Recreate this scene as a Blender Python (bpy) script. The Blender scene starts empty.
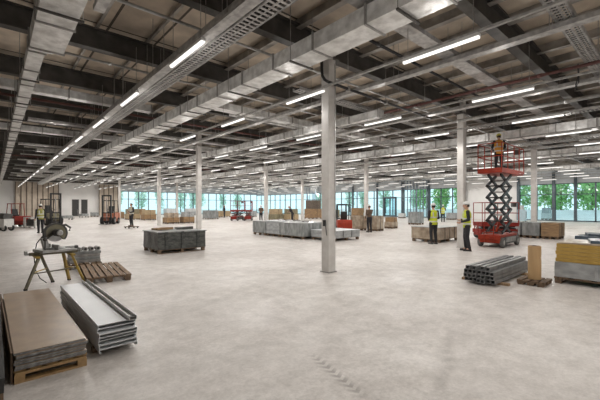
import bpy, bmesh, math, random
from mathutils import Vector, Matrix, noise
R = random.Random(7)
PI = math.pi
S = bpy.context.scene
COL = S.collection
LAMP_W = 60.0
EYE, F, HOR, YAW = 1.65, 345.0, 206.0, math.radians(41.6)
CS, SN = math.cos(YAW), math.sin(YAW)

# ---------------------------------------------------------------- placement
def KP(px, k):
    """world (x, y) of a point seen at column px whose scale is k pixels per metre"""
    z = F / k; X = (px - 300) / k
    return Vector((CS * X + SN * z, -SN * X + CS * z))
def GP(px, py, h=0.0):
    return KP(px, (py - HOR) / (EYE - h))
def seen(x, y, z, m=20):
    X = CS * x - SN * y; d = SN * x + CS * y
    if d < 0.4: return False
    px = 300 + F * X / d; py = HOR - F * (z - EYE) / d
    return -m < px < 600 + m and -m < py < 400 + m

# ---------------------------------------------------------------- materials
def nodes(m):
    m.use_nodes = True
    nt = m.node_tree
    return nt, nt.nodes['Principled BSDF']
def mat(name, c, rough=0.6, metal=0.0, c2=None, scale=6.0, bump=0.0, bscale=None, detail=4.0, stretch=None, spec=0.5, lo=0.35, hi=0.65, rough2=None):
    m = bpy.data.materials.new(name)
    nt, b = nodes(m)
    b.inputs['Roughness'].default_value = rough
    b.inputs['Metallic'].default_value = metal
    b.inputs['Specular IOR Level'].default_value = spec
    c2 = c2 or tuple(x * 0.75 for x in c)
    tc = nt.nodes.new('ShaderNodeTexCoord')
    mp = nt.nodes.new('ShaderNodeMapping')
    if stretch: mp.inputs['Scale'].default_value = stretch
    nt.links.new(tc.outputs['Object'], mp.inputs['Vector'])
    n = nt.nodes.new('ShaderNodeTexNoise')
    n.inputs['Scale'].default_value = scale; n.inputs['Detail'].default_value = detail
    nt.links.new(mp.outputs[0], n.inputs['Vector'])
    r = nt.nodes.new('ShaderNodeValToRGB')
    r.color_ramp.elements[0].position = lo; r.color_ramp.elements[1].position = hi
    r.color_ramp.elements[0].color = (*c2, 1); r.color_ramp.elements[1].color = (*c, 1)
    nt.links.new(n.outputs['Fac'], r.inputs['Fac'])
    nt.links.new(r.outputs['Color'], b.inputs['Base Color'])
    if rough2 is not None:
        mr = nt.nodes.new('ShaderNodeMapRange')
        mr.inputs['To Min'].default_value = rough; mr.inputs['To Max'].default_value = rough2
        nt.links.new(n.outputs['Fac'], mr.inputs['Value']); nt.links.new(mr.outputs[0], b.inputs['Roughness'])
    if bump:
        n2 = nt.nodes.new('ShaderNodeTexNoise')
        n2.inputs['Scale'].default_value = bscale or scale * 3; n2.inputs['Detail'].default_value = 3
        nt.links.new(mp.outputs[0], n2.inputs['Vector'])
        bp = nt.nodes.new('ShaderNodeBump'); bp.inputs['Strength'].default_value = bump; bp.inputs['Distance'].default_value = 0.02
        nt.links.new(n2.outputs['Fac'], bp.inputs['Height']); nt.links.new(bp.outputs[0], b.inputs['Normal'])
    return m
def emis(name, c, s):
    m = bpy.data.materials.new(name); m.use_nodes = True
    nt = m.node_tree; nt.nodes.clear()
    e = nt.nodes.new('ShaderNodeEmission'); e.inputs[0].default_value = (*c, 1); e.inputs[1].default_value = s
    o = nt.nodes.new('ShaderNodeOutputMaterial'); nt.links.new(e.outputs[0], o.inputs[0])
    return m
def glass(name, tint, gloss=0.06):
    m = bpy.data.materials.new(name); m.use_nodes = True
    nt = m.node_tree; nt.nodes.clear()
    t = nt.nodes.new('ShaderNodeBsdfTransparent'); t.inputs[0].default_value = (*tint, 1)
    g = nt.nodes.new('ShaderNodeBsdfGlossy'); g.inputs['Roughness'].default_value = 0.03
    mx = nt.nodes.new('ShaderNodeMixShader'); mx.inputs[0].default_value = gloss
    o = nt.nodes.new('ShaderNodeOutputMaterial')
    nt.links.new(t.outputs[0], mx.inputs[1]); nt.links.new(g.outputs[0], mx.inputs[2]); nt.links.new(mx.outputs[0], o.inputs[0])
    return m

M = {}
M['column'] = mat('column_paint', (.66, .64, .615), .55, c2=(.56, .535, .51), scale=4, bump=.15, bscale=30)
M['steel_dark'] = mat('dark_girder_steel', (.085, .079, .072), .6, .1, c2=(.045, .042, .038), scale=3)
M['purlin'] = mat('grey_purlin_steel', (.42, .39, .355), .5, .2, c2=(.20, .185, .165), scale=2.5)
M['duct'] = mat('duct_foil', (.90, .90, .89), .46, .3, c2=(.60, .595, .58), scale=5, bump=.9, bscale=8, detail=6)
M['galv'] = mat('galvanised_steel', (.62, .62, .61), .42, .6, c2=(.44, .44, .43), scale=9)
M['galv_mat'] = mat('dull_galvanised_steel', (.40, .39, .375), .55, .35, c2=(.26, .25, .24), scale=7)
M['tray'] = mat('cable_tray_steel', (.50, .49, .475), .45, .45, c2=(.30, .29, .285), scale=8)
M['cable'] = mat('black_cable', (.03, .03, .032), .5)
M['red_pipe'] = mat('red_sprinkler_pipe', (.13, .048, .040), .55, c2=(.09, .036, .032))
M['housing'] = mat('lamp_housing', (.75, .75, .74), .4, c2=(.68, .68, .67))
M['lamp'] = emis('lamp_diffuser', (1.0, .97, .92), 1.15)
M['plaster'] = mat('white_plaster', (.82, .81, .80), .85, c2=(.74, .735, .725), scale=.6)
M['plaster_board'] = mat('beige_plasterboard', (.60, .52, .43), .85, c2=(.48, .41, .34), scale=1.2)
M['stud_dark'] = mat('brown_timber_stud', (.14, .11, .085), .7, c2=(.09, .07, .055))
M['stud_metal'] = mat('metal_stud', (.22, .28, .33), .4, .3, c2=(.15, .19, .23))
M['spandrel'] = mat('grey_spandrel_panel', (.62, .655, .685), .5, c2=(.54, .57, .60), scale=1)
M['mullion'] = mat('mullion_aluminium', (.10, .125, .145), .45, .2, c2=(.07, .09, .105))
M['door_dark'] = mat('dark_door', (.045, .043, .042), .5)
M['glass'] = glass('window_glass', (.84, .97, 1.0), .05)
M['timber'] = mat('pallet_timber', (.40, .27, .155), .75, c2=(.25, .16, .09), scale=5, stretch=(1, 6, 6), bump=.2)
M['timber_worn'] = mat('worn_brown_timber', (.30, .20, .125), .78, c2=(.17, .11, .068), scale=5, stretch=(1, 6, 6), bump=.2)
M['timber_dark'] = mat('weathered_and_gap_shade_timber', (.20, .135, .085), .8, c2=(.10, .066, .042), scale=5, stretch=(1, 5, 5), bump=.2)
M['timber_yellow'] = mat('fresh_pine', (.40, .26, .12), .7, c2=(.28, .175, .08), scale=4, stretch=(6, 1, 6))
M['chip'] = mat('chipboard_face', (.385, .29, .205), .24, c2=(.29, .215, .15), scale=5, bump=.05, bscale=40, rough2=.5, detail=8)
M['panel_edge'] = mat('grey_panel_edge', (.42, .42, .42), .45, .2, c2=(.12, .12, .12), scale=22, stretch=(1, 1, 6), bump=.4)
M['white_sheet'] = mat('white_coated_sheet', (.74, .765, .79), .4, .0, c2=(.69, .715, .74), scale=2)
M['wrap_black'] = mat('black_stretch_film', (.085, .088, .08), .2, c2=(.022, .024, .023), scale=6, bump=1.0, bscale=9, stretch=(1, 1, 3), rough2=.5)
M['wrap_dark'] = mat('dark_sheet', (.035, .034, .034), .5)
M['wrap_grey'] = mat('grey_stretch_film', (.42, .435, .44), .3, c2=(.27, .28, .285), scale=4, bump=.6, bscale=9, stretch=(1, 1, 2))
M['wrap_mid'] = mat('translucent_film_on_grey_boards', (.33, .345, .34), .35, c2=(.17, .18, .18), scale=3.5, bump=.6, bscale=8, stretch=(1.5, 1.5, .7))
M['wrap_tan'] = mat('film_wrapped_tan_boards', (.47, .39, .30), .32, c2=(.25, .19, .135), scale=3.5, bump=.7, bscale=8)
M['brown_pack'] = mat('brown_timber_pack', (.36, .23, .115), .7, c2=(.20, .125, .07), scale=3, stretch=(1, 1, 8))
M['tan_pack'] = mat('tan_board_pack', (.47, .36, .22), .7, c2=(.33, .25, .15), scale=3, stretch=(1, 1, 8))
M['yellow_ins'] = mat('ochre_insulation', (.50, .33, .085), .8, c2=(.36, .225, .05), scale=7, stretch=(1, 1, 6), bump=.2)
M['olive_pack'] = mat('olive_crate', (.27, .24, .15), .7, c2=(.18, .16, .1), scale=3)
M['card'] = mat('brown_cardboard', (.55, .37, .19), .7, c2=(.48, .31, .155), scale=3, stretch=(4, 4, .6))
M['blue_sheet'] = mat('blue_grey_plastic', (.10, .14, .18), .35, c2=(.05, .07, .095), scale=3, bump=.5)
M['pale_blue'] = mat('pale_blue_paint', (.45, .58, .64), .45, c2=(.38, .5, .56))
M['tube'] = mat('dark_mill_steel', (.27, .275, .28), .4, .3, c2=(.16, .163, .166), scale=5)
M['tube_in'] = M['tube']
M['red'] = mat('red_machine_paint', (.30, .032, .022), .5, c2=(.21, .024, .017), scale=3, spec=.3)
M['orange'] = mat('orange_red_machine_paint', (.36, .038, .014), .5, c2=(.26, .028, .012), scale=3, spec=.3)
M['orange_fl'] = mat('faded_orange_paint', (.42, .14, .07), .5, c2=(.32, .10, .05))
M['black_metal'] = mat('black_painted_steel', (.028, .027, .028), .42, .2, c2=(.018, .018, .018))
M['rubber'] = mat('tyre_rubber', (.03, .03, .03), .8)
M['tyre_grey'] = mat('dusty_grey_tyre', (.16, .155, .15), .8, c2=(.09, .088, .085))
M['hub'] = mat('pale_wheel_hub', (.50, .48, .45), .5, .2)
M['yellow_paint'] = mat('yellow_stand_paint', (.46, .32, .06), .5, c2=(.30, .20, .05), scale=8)
M['olive_metal'] = mat('worn_olive_metal', (.20, .18, .12), .5, .3, c2=(.12, .11, .08), scale=8)
M['saw_grey'] = mat('cast_alloy_grey', (.42, .42, .41), .4, .5, c2=(.28, .28, .27), scale=10)
M['saw_dark'] = mat('charcoal_tool_plastic', (.07, .065, .06), .5, c2=(.04, .04, .04))
M['blade'] = mat('saw_blade_steel', (.5, .5, .5), .3, .9)
M['hivis'] = mat('hi_vis_yellow_cloth', (.62, .70, .04), .7, c2=(.50, .58, .03), scale=9, bump=.3)
M['hivis_or'] = mat('hi_vis_orange_cloth', (.72, .36, .05), .7, c2=(.6, .28, .04), scale=9, bump=.3)
M['hivis_dull'] = mat('dull_hi_vis_cloth', (.38, .37, .10), .7, c2=(.28, .27, .08), scale=9)
M['beige_cloth'] = mat('beige_cloth', (.42, .38, .27), .8, c2=(.33, .29, .2), scale=9)
M['reflect'] = mat('reflective_tape', (.66, .67, .66), .35, .2)
M['navy'] = mat('dark_work_cloth', (.022, .022, .026), .8, c2=(.014, .014, .017), scale=9, bump=.3)
M['brown_cloth'] = mat('brown_work_cloth', (.13, .085, .055), .8, c2=(.09, .06, .04))
M['boot'] = mat('dark_leather_boot', (.025, .02, .017), .55)
M['skin'] = mat('skin', (.52, .31, .22), .55, c2=(.48, .28, .195), scale=12)
M['eye'] = mat('dark_eye', (.02, .015, .012), .2)
M['hair'] = mat('dark_hair', (.03, .02, .014), .7)
M['helmet'] = mat('white_helmet', (.74, .74, .72), .35, c2=(.7, .7, .68))
M['helmet_y'] = mat('yellow_helmet', (.66, .62, .08), .35, c2=(.6, .56, .07))
M['seat'] = mat('black_vinyl', (.03, .03, .03), .5)
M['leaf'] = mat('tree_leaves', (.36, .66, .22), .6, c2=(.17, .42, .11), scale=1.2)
M['leaf_mist'] = mat('mist_paled_leaves', (.55, .72, .56), .6, c2=(.40, .60, .42), scale=1.2)  # mist over the far trees is put into this leaf colour
M['bark'] = mat('tree_bark', (.16, .12, .09), .9)
M['paving'] = mat('outdoor_paving', (.70, .70, .68), .8, c2=(.62, .62, .6), scale=.5)
M['garden_wall'] = mat('white_rendered_wall', (.88, .88, .87), .8, c2=(.83, .83, .82), scale=1)
M['white_paint'] = mat('white_painted_timber', (.62, .61, .59), .6, c2=(.52, .51, .49))
M['sack'] = mat('white_woven_sack', (.62, .64, .64), .7, c2=(.5, .52, .52), scale=6)

def deck_mat():
    m = bpy.data.materials.new('precast_deck'); nt, b = nodes(m)
    tc = nt.nodes.new('ShaderNodeTexCoord')
    br = nt.nodes.new('ShaderNodeTexBrick')
    br.offset = 0; br.inputs['Scale'].default_value = 1.0
    br.inputs['Brick Width'].default_value = 1.15; br.inputs['Row Height'].default_value = 3.3
    br.inputs['Mortar Size'].default_value = .03; br.inputs['Bias'].default_value = 0
    br.inputs['Color1'].default_value = (.76, .665, .555, 1); br.inputs['Color2'].default_value = (.55, .475, .39, 1)
    br.inputs['Mortar'].default_value = (.10, .085, .07, 1)
    mp = nt.nodes.new('ShaderNodeMapping'); mp.inputs['Location'].default_value = (.2, .55, 0)
    nt.links.new(tc.outputs['Object'], mp.inputs[0]); nt.links.new(mp.outputs[0], br.inputs['Vector'])
    n = nt.nodes.new('ShaderNodeTexNoise'); n.inputs['Scale'].default_value = 1.6; n.inputs['Detail'].default_value = 6
    nt.links.new(tc.outputs['Object'], n.inputs['Vector'])
    r = nt.nodes.new('ShaderNodeValToRGB'); r.color_ramp.elements[0].position = .35; r.color_ramp.elements[1].position = .7
    r.color_ramp.elements[0].color = (.62, .6, .58, 1); r.color_ramp.elements[1].color = (1.1, 1.08, 1.05, 1)
    nt.links.new(n.outputs['Fac'], r.inputs[0])
    mx = nt.nodes.new('ShaderNodeMixRGB'); mx.blend_type = 'MULTIPLY'; mx.inputs[0].default_value = .8
    nt.links.new(br.outputs['Color'], mx.inputs[1]); nt.links.new(r.outputs[0], mx.inputs[2])
    nt.links.new(mx.outputs[0], b.inputs['Base Color']); b.inputs['Roughness'].default_value = .8
    return m
M['deck'] = deck_mat()

def floor_mat():
    m = bpy.data.materials.new('dusty_concrete_floor'); nt, b = nodes(m)
    L = nt.links.new
    def N(t, **kw):
        n = nt.nodes.new(t)
        for k, v in kw.items(): setattr(n, k, v)
        return n
    tc = N('ShaderNodeTexCoord')
    def noise_(scale, detail=6, rough=.6, stretch=None, dist=0):
        v = tc.outputs['Object']
        if stretch:
            mp = N('ShaderNodeMapping'); mp.inputs['Scale'].default_value = stretch; mp.inputs['Rotation'].default_value = (0, 0, .5)
            L(v, mp.inputs[0]); v = mp.outputs[0]
        n = N('ShaderNodeTexNoise'); n.inputs['Scale'].default_value = scale; n.inputs['Detail'].default_value = detail
        n.inputs['Roughness'].default_value = rough; n.inputs['Distortion'].default_value = dist
        L(v, n.inputs['Vector']); return n.outputs['Fac']
    def ramp(x, p0, c0, p1, c1):
        r = N('ShaderNodeValToRGB'); r.color_ramp.elements[0].position = p0; r.color_ramp.elements[1].position = p1
        r.color_ramp.elements[0].color = (*c0, 1); r.color_ramp.elements[1].color = (*c1, 1); L(x, r.inputs[0]); return r.outputs[0]
    def mul(a, c, f=1.0):
        x = N('ShaderNodeMixRGB', blend_type='MULTIPLY'); x.inputs[0].default_value = f; L(a, x.inputs[1]); L(c, x.inputs[2]); return x.outputs[0]
    def math_(op, a, c=None, clamp=False):
        x = N('ShaderNodeMath', operation=op, use_clamp=clamp)
        for i, q in enumerate((a, c)):
            if q is None: continue
            if isinstance(q, (int, float)): x.inputs[i].default_value = q
            else: L(q, x.inputs[i])
        return x.outputs[0]
    base = ramp(noise_(.35, 5, .6, None, .6), .34, (.565, .53, .502), .68, (.71, .682, .655))
    base = mul(base, ramp(noise_(3.4, 10, .75),   .36, (.78, .77, .76), .62, (1.06, 1.06, 1.06)))
    base = mul(base, ramp(noise_(22, 8, .8), .32, (.80, .79, .78), .62, (1.06, 1.06, 1.06)), 1.0)
    sp = N('ShaderNodeSeparateXYZ'); L(tc.outputs['Object'], sp.inputs[0])
    X, Y = sp.outputs[0], sp.outputs[1]
    wob = math_('MULTIPLY', math_('SUBTRACT', noise_(1.3, 2), .5), .35)
    def track(x0, y0, x1, y1, w, dark, tread, fade=.25):
        nonlocal base
        d = Vector((x1 - x0, y1 - y0)); ln = d.length; d /= ln
        dx = math_('SUBTRACT', X, x0); dy = math_('SUBTRACT', Y, y0)
        t = math_('ADD', math_('MULTIPLY', dx, d.x), math_('MULTIPLY', dy, d.y))
        s = math_('ADD', math_('ADD', math_('MULTIPLY', dx, -d.y), math_('MULTIPLY', dy, d.x)), wob if not tread else 0.0)
        a = math_('ABSOLUTE', s)
        k = math_('MULTIPLY', math_('SUBTRACT', w, a), 14.0, True)
        e = math_('MULTIPLY', math_('MULTIPLY', t, 1 / fade, True), math_('MULTIPLY', math_('SUBTRACT', ln, t), 1 / fade, True), True)
        k = math_('MULTIPLY', k, e)
        if tread:
            sg = math_('SINE', math_('MULTIPLY', math_('ADD', t, math_('MULTIPLY', a, .8)), 62.0))
            k = math_('MULTIPLY', k, math_('MULTIPLY', math_('ADD', sg, .35), 2.0, True))
        k = math_('MULTIPLY', k, math_('MULTIPLY', math_('SUBTRACT', noise_(7, 4, .7), .15 if tread else .33), 4.0, True))
        mx = N('ShaderNodeMixRGB'); L(math_('MULTIPLY', k, dark), mx.inputs[0]); L(base, mx.inputs[1]); mx.inputs[2].default_value = (.20, .18, .165, 1)
        base = mx.outputs[0]
    track(2.66, 2.86, 2.36, 1.75, .085, .62, True)
    track(3.2, 2.5, 2.75, 1.35, .05, .2, True)
    track(4.6, 2.12, 2.8, 1.4, .09, .42, False)
    track(5.4, 2.1, 2.2, 3.4, .10, .16, False, .8)
    track(1.2, 3.2, 9.0, 4.6, .14, .13, False, 1.0)
    track(1.6, 5.0, 12.0, 9.0, .18, .16, False, 1.0)
    track(2.6, 9.5, 9.5, 3.5, .16, .14, False, 1.0)
    track(1.5, 11, 10, 10.4, .2, .16, False, 1.0)
    track(8, 2.5, 9.2, 14, .16, .13, False, 1.0)
    L(base, b.inputs['Base Color'])
    rr = N('ShaderNodeMapRange'); rr.inputs['From Min'].default_value = .3; rr.inputs['From Max'].default_value = .7
    rr.inputs['To Min'].default_value = .32; rr.inputs['To Max'].default_value = .6
    L(noise_(.8, 5), rr.inputs[0]); L(rr.outputs[0], b.inputs['Roughness'])
    b.inputs['Specular IOR Level'].default_value = .5
    bp = N('ShaderNodeBump'); bp.inputs['Strength'].default_value = .12; bp.inputs['Distance'].default_value = .01
    L(noise_(30, 5), bp.inputs['Height']); L(bp.outputs[0], b.inputs['Normal'])
    return m
M['floor'] = floor_mat()

# ---------------------------------------------------------------- mesh builder
class MB:
    def __init__(s): s.v = []; s.f = []
    def add(s, vs, fs):
        o = len(s.v); s.v += [tuple(v) for v in vs]; s.f += [tuple(i + o for i in f) for f in fs]; return s
    def box(s, x0, x1, y0, y1, z0, z1, rz=0, c=None):
        vs = [Vector((x, y, z)) for z in (z0, z1) for y in (y0, y1) for x in (x0, x1)]
        if rz:
            c = Vector(c or ((x0 + x1) / 2, (y0 + y1) / 2, 0)); rm = Matrix.Rotation(rz, 3, 'Z')
            vs = [rm @ (v - c) + c for v in vs]
        return s.add(vs, [(0, 2, 3, 1), (4, 5, 7, 6), (0, 1, 5, 4), (2, 6, 7, 3), (0, 4, 6, 2), (1, 3, 7, 5)])
    def bar(s, a, b, w, h=None, up=(0, 0, 1)):
        """rectangular bar from a to b, w wide and h deep"""
        a, b = Vector(a), Vector(b); h = h or w
        d = (b - a).normalized(); u = Vector(up)
        if abs(d.dot(u)) > .98: u = Vector((0, 1, 0))
        sx = d.cross(u).normalized(); sy = sx.cross(d).normalized()
        vs = []
        for p in (a, b):
            for i, j in ((-1, -1), (1, -1), (1, 1), (-1, 1)): vs.append(p + sx * i * w / 2 + sy * j * h / 2)
        return s.add(vs, [(0, 3, 2, 1), (4, 5, 6, 7), (0, 1, 5, 4), (1, 2, 6, 5), (2, 3, 7, 6), (3, 0, 4, 7)])
    def tube(s, pts, r, n=8, r1=None, cap=True):
        pts = [Vector(p) for p in pts]; m = len(pts); vs = []; fs = []
        ref = Vector((0, 0, 1))
        for i, p in enumerate(pts):
            d = (pts[min(i + 1, m - 1)] - pts[max(i - 1, 0)]).normalized()
            if abs(d.dot(ref)) > .95: u = d.cross(Vector((1, 0, 0))).normalized()
            else: u = d.cross(ref).normalized()
            w = d.cross(u).normalized()
            rr = r if r1 is None else r + (r1 - r) * i / max(1, m - 1)
            for k in range(n):
                a = 2 * PI * k / n; vs.append(p + (u * math.cos(a) + w * math.sin(a)) * rr)
        for i in range(m - 1):
            for k in range(n):
                fs.append((i * n + k, i * n + (k + 1) % n, (i + 1) * n + (k + 1) % n, (i + 1) * n + k))
        if cap: fs += [tuple(range(n))[::-1], tuple((m - 1) * n + k for k in range(n))]
        return s.add(vs, fs)
    def lathe(s, prof, n=20, axis='Z', c=(0, 0, 0), cap=True):
        vs = []; fs = []; c = Vector(c)
        for r, z in prof:
            for k in range(n):
                a = 2 * PI * k / n; x, y = r * math.cos(a), r * math.sin(a)
                vs.append(c + Vector({'Z': (x, y, z), 'X': (z, x, y), 'Y': (x, z, y)}[axis]))
        m = len(prof)
        for i in range(m - 1):
            for k in range(n): fs.append((i * n + k, i * n + (k + 1) % n, (i + 1) * n + (k + 1) % n, (i + 1) * n + k))
        if cap: fs += [tuple(range(n))[::-1], tuple((m - 1) * n + k for k in range(n))]
        return s.add(vs, fs)
    def loft(s, rings, n=16):
        """rings of (cx, cy, z, rx, ry)"""
        vs = []; fs = []
        for cx, cy, z, rx, ry in rings:
            for k in range(n):
                a = 2 * PI * k / n; vs.append((cx + rx * math.cos(a), cy + ry * math.sin(a), z))
        m = len(rings)
        for i in range(m - 1):
            for k in range(n): fs.append((i * n + k, i * n + (k + 1) % n, (i + 1) * n + (k + 1) % n, (i + 1) * n + k))
        fs += [tuple(range(n))[::-1], tuple((m - 1) * n + k for k in range(n))]
        return s.add(vs, fs)
    def ball(s, c, rx, ry=None, rz=None, n=12, m=8):
        ry = ry or rx; rz = rz or rx
        rings = [(c[0], c[1], c[2] + rz * math.sin(a), max(rx * math.cos(a), .0005), max(ry * math.cos(a), .0005)) for a in [PI * (i / m - .5) for i in range(m + 1)]]
        return s.loft(rings, n)
    def cap(s, a, ra, b, rb, n=10):
        """tapered capsule"""
        a, b = Vector(a), Vector(b); d = (b - a).normalized(); pts = []; rs = []
        for i in range(4):
            t = PI / 2 * (i / 3 - 1); pts.append(a + d * ra * math.sin(t)); rs.append(max(ra * math.cos(t), .0005))
        for i in range(4):
            t = PI / 2 * i / 3; pts.append(b + d * rb * math.sin(t)); rs.append(max(rb * math.cos(t), .0005))
        u = d.orthogonal().normalized(); w = d.cross(u); vs = []; fs = []
        for p, r in zip(pts, rs):
            for k in range(n):
                q = 2 * PI * k / n; vs.append(p + (u * math.cos(q) + w * math.sin(q)) * r)
        m = len(pts)
        for i in range(m - 1):
            for k in range(n): fs.append((i * n + k, i * n + (k + 1) % n, (i + 1) * n + (k + 1) % n, (i + 1) * n + k))
        fs += [tuple(range(n))[::-1], tuple((m - 1) * n + k for k in range(n))]
        return s.add(vs, fs)
    def prism(s, prof, a, b, axis='Y'):
        """closed 2-D profile (p, q) extruded from a to b along an axis"""
        n = len(prof); vs = []
        for t in (a, b):
            for p, q in prof: vs.append({'Y': (p, t, q), 'X': (t, p, q), 'Z': (p, q, t)}[axis])
        fs = [(i, (i + 1) % n, n + (i + 1) % n, n + i) for i in range(n)]
        return s.add(vs, fs + [tuple(range(n))[::-1], tuple(range(n, 2 * n))])
    def mesh(s, name, material, smooth=False):
        me = bpy.data.meshes.new(name); me.from_pydata(s.v, [], s.f)
        bm = bmesh.new(); bm.from_mesh(me); bmesh.ops.recalc_face_normals(bm, faces=bm.faces); bm.to_mesh(me); bm.free()
        if smooth: me.polygons.foreach_set('use_smooth', [True] * len(me.polygons))
        me.materials.append(M[material]); return me
def mk(name, me, parent=None, loc=None, rz=0):
    o = bpy.data.objects.new(name, me); COL.objects.link(o)
    if parent is not None: o.parent = parent
    if loc is not None: o.location = loc
    if rz: o.rotation_euler.z = rz
    return o
def obj(name, mb, material, parent=None, loc=None, rz=0, smooth=False, bevel=0):
    o = mk(name, mb.mesh(name, material, smooth), parent, loc, rz)
    if bevel:
        b = o.modifiers.new('bevel', 'BEVEL'); b.width = bevel; b.segments = 2; b.limit_method = 'ANGLE'
    return o
def tag(o, label, cat, group=None, kind=None):
    o['label'] = label; o['category'] = cat
    if group: o['group'] = group
    if kind: o['kind'] = kind
    return o
def thing(name, label, cat, loc=(0, 0, 0), rz=0, group=None):
    o = bpy.data.objects.new(name, None); COL.objects.link(o)
    o.location = loc; o.rotation_euler.z = rz; o.empty_display_size = .1
    return tag(o, label, cat, group)
def copy_tree(o, parent=None):
    c = o.copy(); COL.objects.link(c)
    if parent is not None: c.parent = parent
    for ch in list(o.children): copy_tree(ch, c)
    return c
ORD = 'first second third fourth fifth sixth seventh eighth ninth tenth eleventh twelfth thirteenth fourteenth fifteenth sixteenth seventeenth eighteenth nineteenth twentieth'.split()
def nth(i):
    if i < 20: return ORD[i]
    t = {2: 'twenty', 3: 'thirty', 4: 'forty', 5: 'fifty'}[(i + 1) // 10]
    r = (i + 1) % 10
    return t + '-' + ORD[r - 1] if r else {20: 'twentieth', 30: 'thirtieth', 40: 'fortieth', 50: 'fiftieth'}[i + 1]
def structure(o, label, cat): return tag(o, label, cat, None, 'structure')

# ================================================================ THE SETTING
UB, VR = 67.0, 46.0          # back wall (y) and right wall (x)
U0, V0 = -9.0, -9.0
DECK = 6.0
structure(obj('floor', MB().box(V0, VR, U0, UB, -.2, 0), 'floor'), 'pale dusty concrete floor of the hall', 'floor')
structure(obj('ceiling', MB().box(V0, VR + .3, U0, UB + .3, DECK, DECK + .25), 'deck'), 'beige concrete deck above the roof beams', 'ceiling')
structure(obj('wall_left', MB().box(V0 - .2, V0, U0, UB, 0, DECK), 'plaster'), 'plain plastered side wall', 'wall')
structure(obj('wall_front', MB().box(V0, VR, U0 - .2, U0, 0, DECK), 'plaster'), 'plain plastered wall behind the viewer', 'wall')

# girders across (along x) and purlins (along y)
GY = [6.05 + 3.3 * i for i in range(-3, 19)]
for i, y in enumerate(GY):
    mb = MB()
    mb.box(V0, VR, y - .11, y + .11, 5.35, 5.38); mb.box(V0, VR, y - .11, y + .11, 5.82, 5.85); mb.box(V0, VR, y - .02, y + .02, 5.38, 5.82)
    structure(obj('roof_beam', mb, 'steel_dark'), f'dark steel cross girder under the roof, {nth(i)} from the viewer', 'roof beam')
XP = [-1.6 + 1.15 * i for i in range(42)]
for i, x in enumerate(XP):
    fw, fz = (.03, 5.90) if x < 4 else (.075, 5.77)
    mb = MB(); mb.box(x - fw, x + fw, U0, UB, fz, fz + .02); mb.box(x - .015, x + .015, U0, UB, fz + .02, DECK)
    structure(obj('ceiling_beam', mb, 'purlin'), f'light steel purlin running towards the back wall, {nth(i)} from the left', 'ceiling beam')

# columns
COLS = [(KP(328.5, 39.8), 'tall pale column closest to the viewer in the middle of the floor'),
        (KP(461.5, 25.0), 'pale column beside the worker in hi-vis and dark sleeves'),
        (KP(534, 17.8), 'pale column behind the grey and brown pallets by the green windows'),
        (KP(198.7, 17.1), 'pale column behind the black wrapped stack'),
        (KP(159, 11.6), 'slim pale column behind the brown timber stack at back'),
        (KP(119.5, 8.0), 'slim white column beside the orange forklift'),
        (KP(266, 12.0), 'slim column behind the row of grey wrapped packs'),
        (KP(302.4, 8.3), 'thin distant column with bright windows behind it'),
        (KP(366.3, 13.0), 'slim column behind the tan film-wrapped boards'),
        (KP(177, 7.0), 'thin distant column in front of the back glazing')]
for i, (p, lab) in enumerate(COLS):
    t = structure(thing('column', lab, 'column', (p.x, p.y, 0)), lab, 'column')
    s = .125
    obj('shaft', MB().box(-s, s, -s, s, 0, 5.86), 'column', t, bevel=.008)
    obj('base_plate', MB().box(-.15, .15, -.15, .15, 0, .02), 'galv_mat', t)
    obj('capital_plate', MB().box(-.2, .2, -.2, .2, 5.30, 5.345), 'steel_dark', t)
    if i in (0, 1):
        obj('conduit', MB().tube([(s + .015 - .04, -s - .015, .9), (s - .025, -s - .015, 5.2)], .012, 6), 'galv', t)
    if i == 0:
        obj('socket_box', MB().box(-s - .03, -s, -.03, .05, 1.15, 1.30), 'cable', t)
        c = MB().tube([(-s - .012, -.02, 1.2), (-s - .014, -.05, 1.05), (-s - .012, -.07, .92)], .008, 6)
        obj('hanging_cable', c, 'cable', t)

# ---- windows
WN = [0]
def window(axis, a, b, h=4.1, fixed=0.0, glass_h=None):
    """one bay of glazing on the back wall (axis x) or the right wall (axis y)"""
    WN[0] += 1
    t = bpy.data.objects.new(f'window_{WN[0]}', None); COL.objects.link(t)
    side = 'back' if axis == 'x' else 'side'
    structure(t, f'tall glazed bay in the {side} glazing, {nth(WN[0]-1)} counting from the orange forklift', 'window')
    fr = MB(); w = .065
    def bx(p0, p1, z0, z1, d0=-.06, d1=.06):
        if axis == 'x': fr.box(p0, p1, UB + d0, UB + d1, z0, z1)
        else: fr.box(VR + d0, VR + d1, p0, p1, z0, z1)
    bx(a, a + w, 0, h); bx(b - w, b, 0, h); bx(a, b, 0, .12); bx(a, b, h - .08, h); bx(a, b, 2.86, 2.94)
    obj('frame', fr, 'mullion', t)
    g = MB()
    if axis == 'x': g.box(a + w, b - w, UB - .008, UB + .008, .12, h - .08)
    else: g.box(VR - .008, VR + .008, a + w, b - w, .12, h - .08)
    obj('pane', g, 'glass', t)
    return t
TN = [0]
def trim(mb, m, lab):
    TN[0] += 1
    return structure(obj(f'trim_{TN[0]}', mb, m), lab, 'wall trim')

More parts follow.
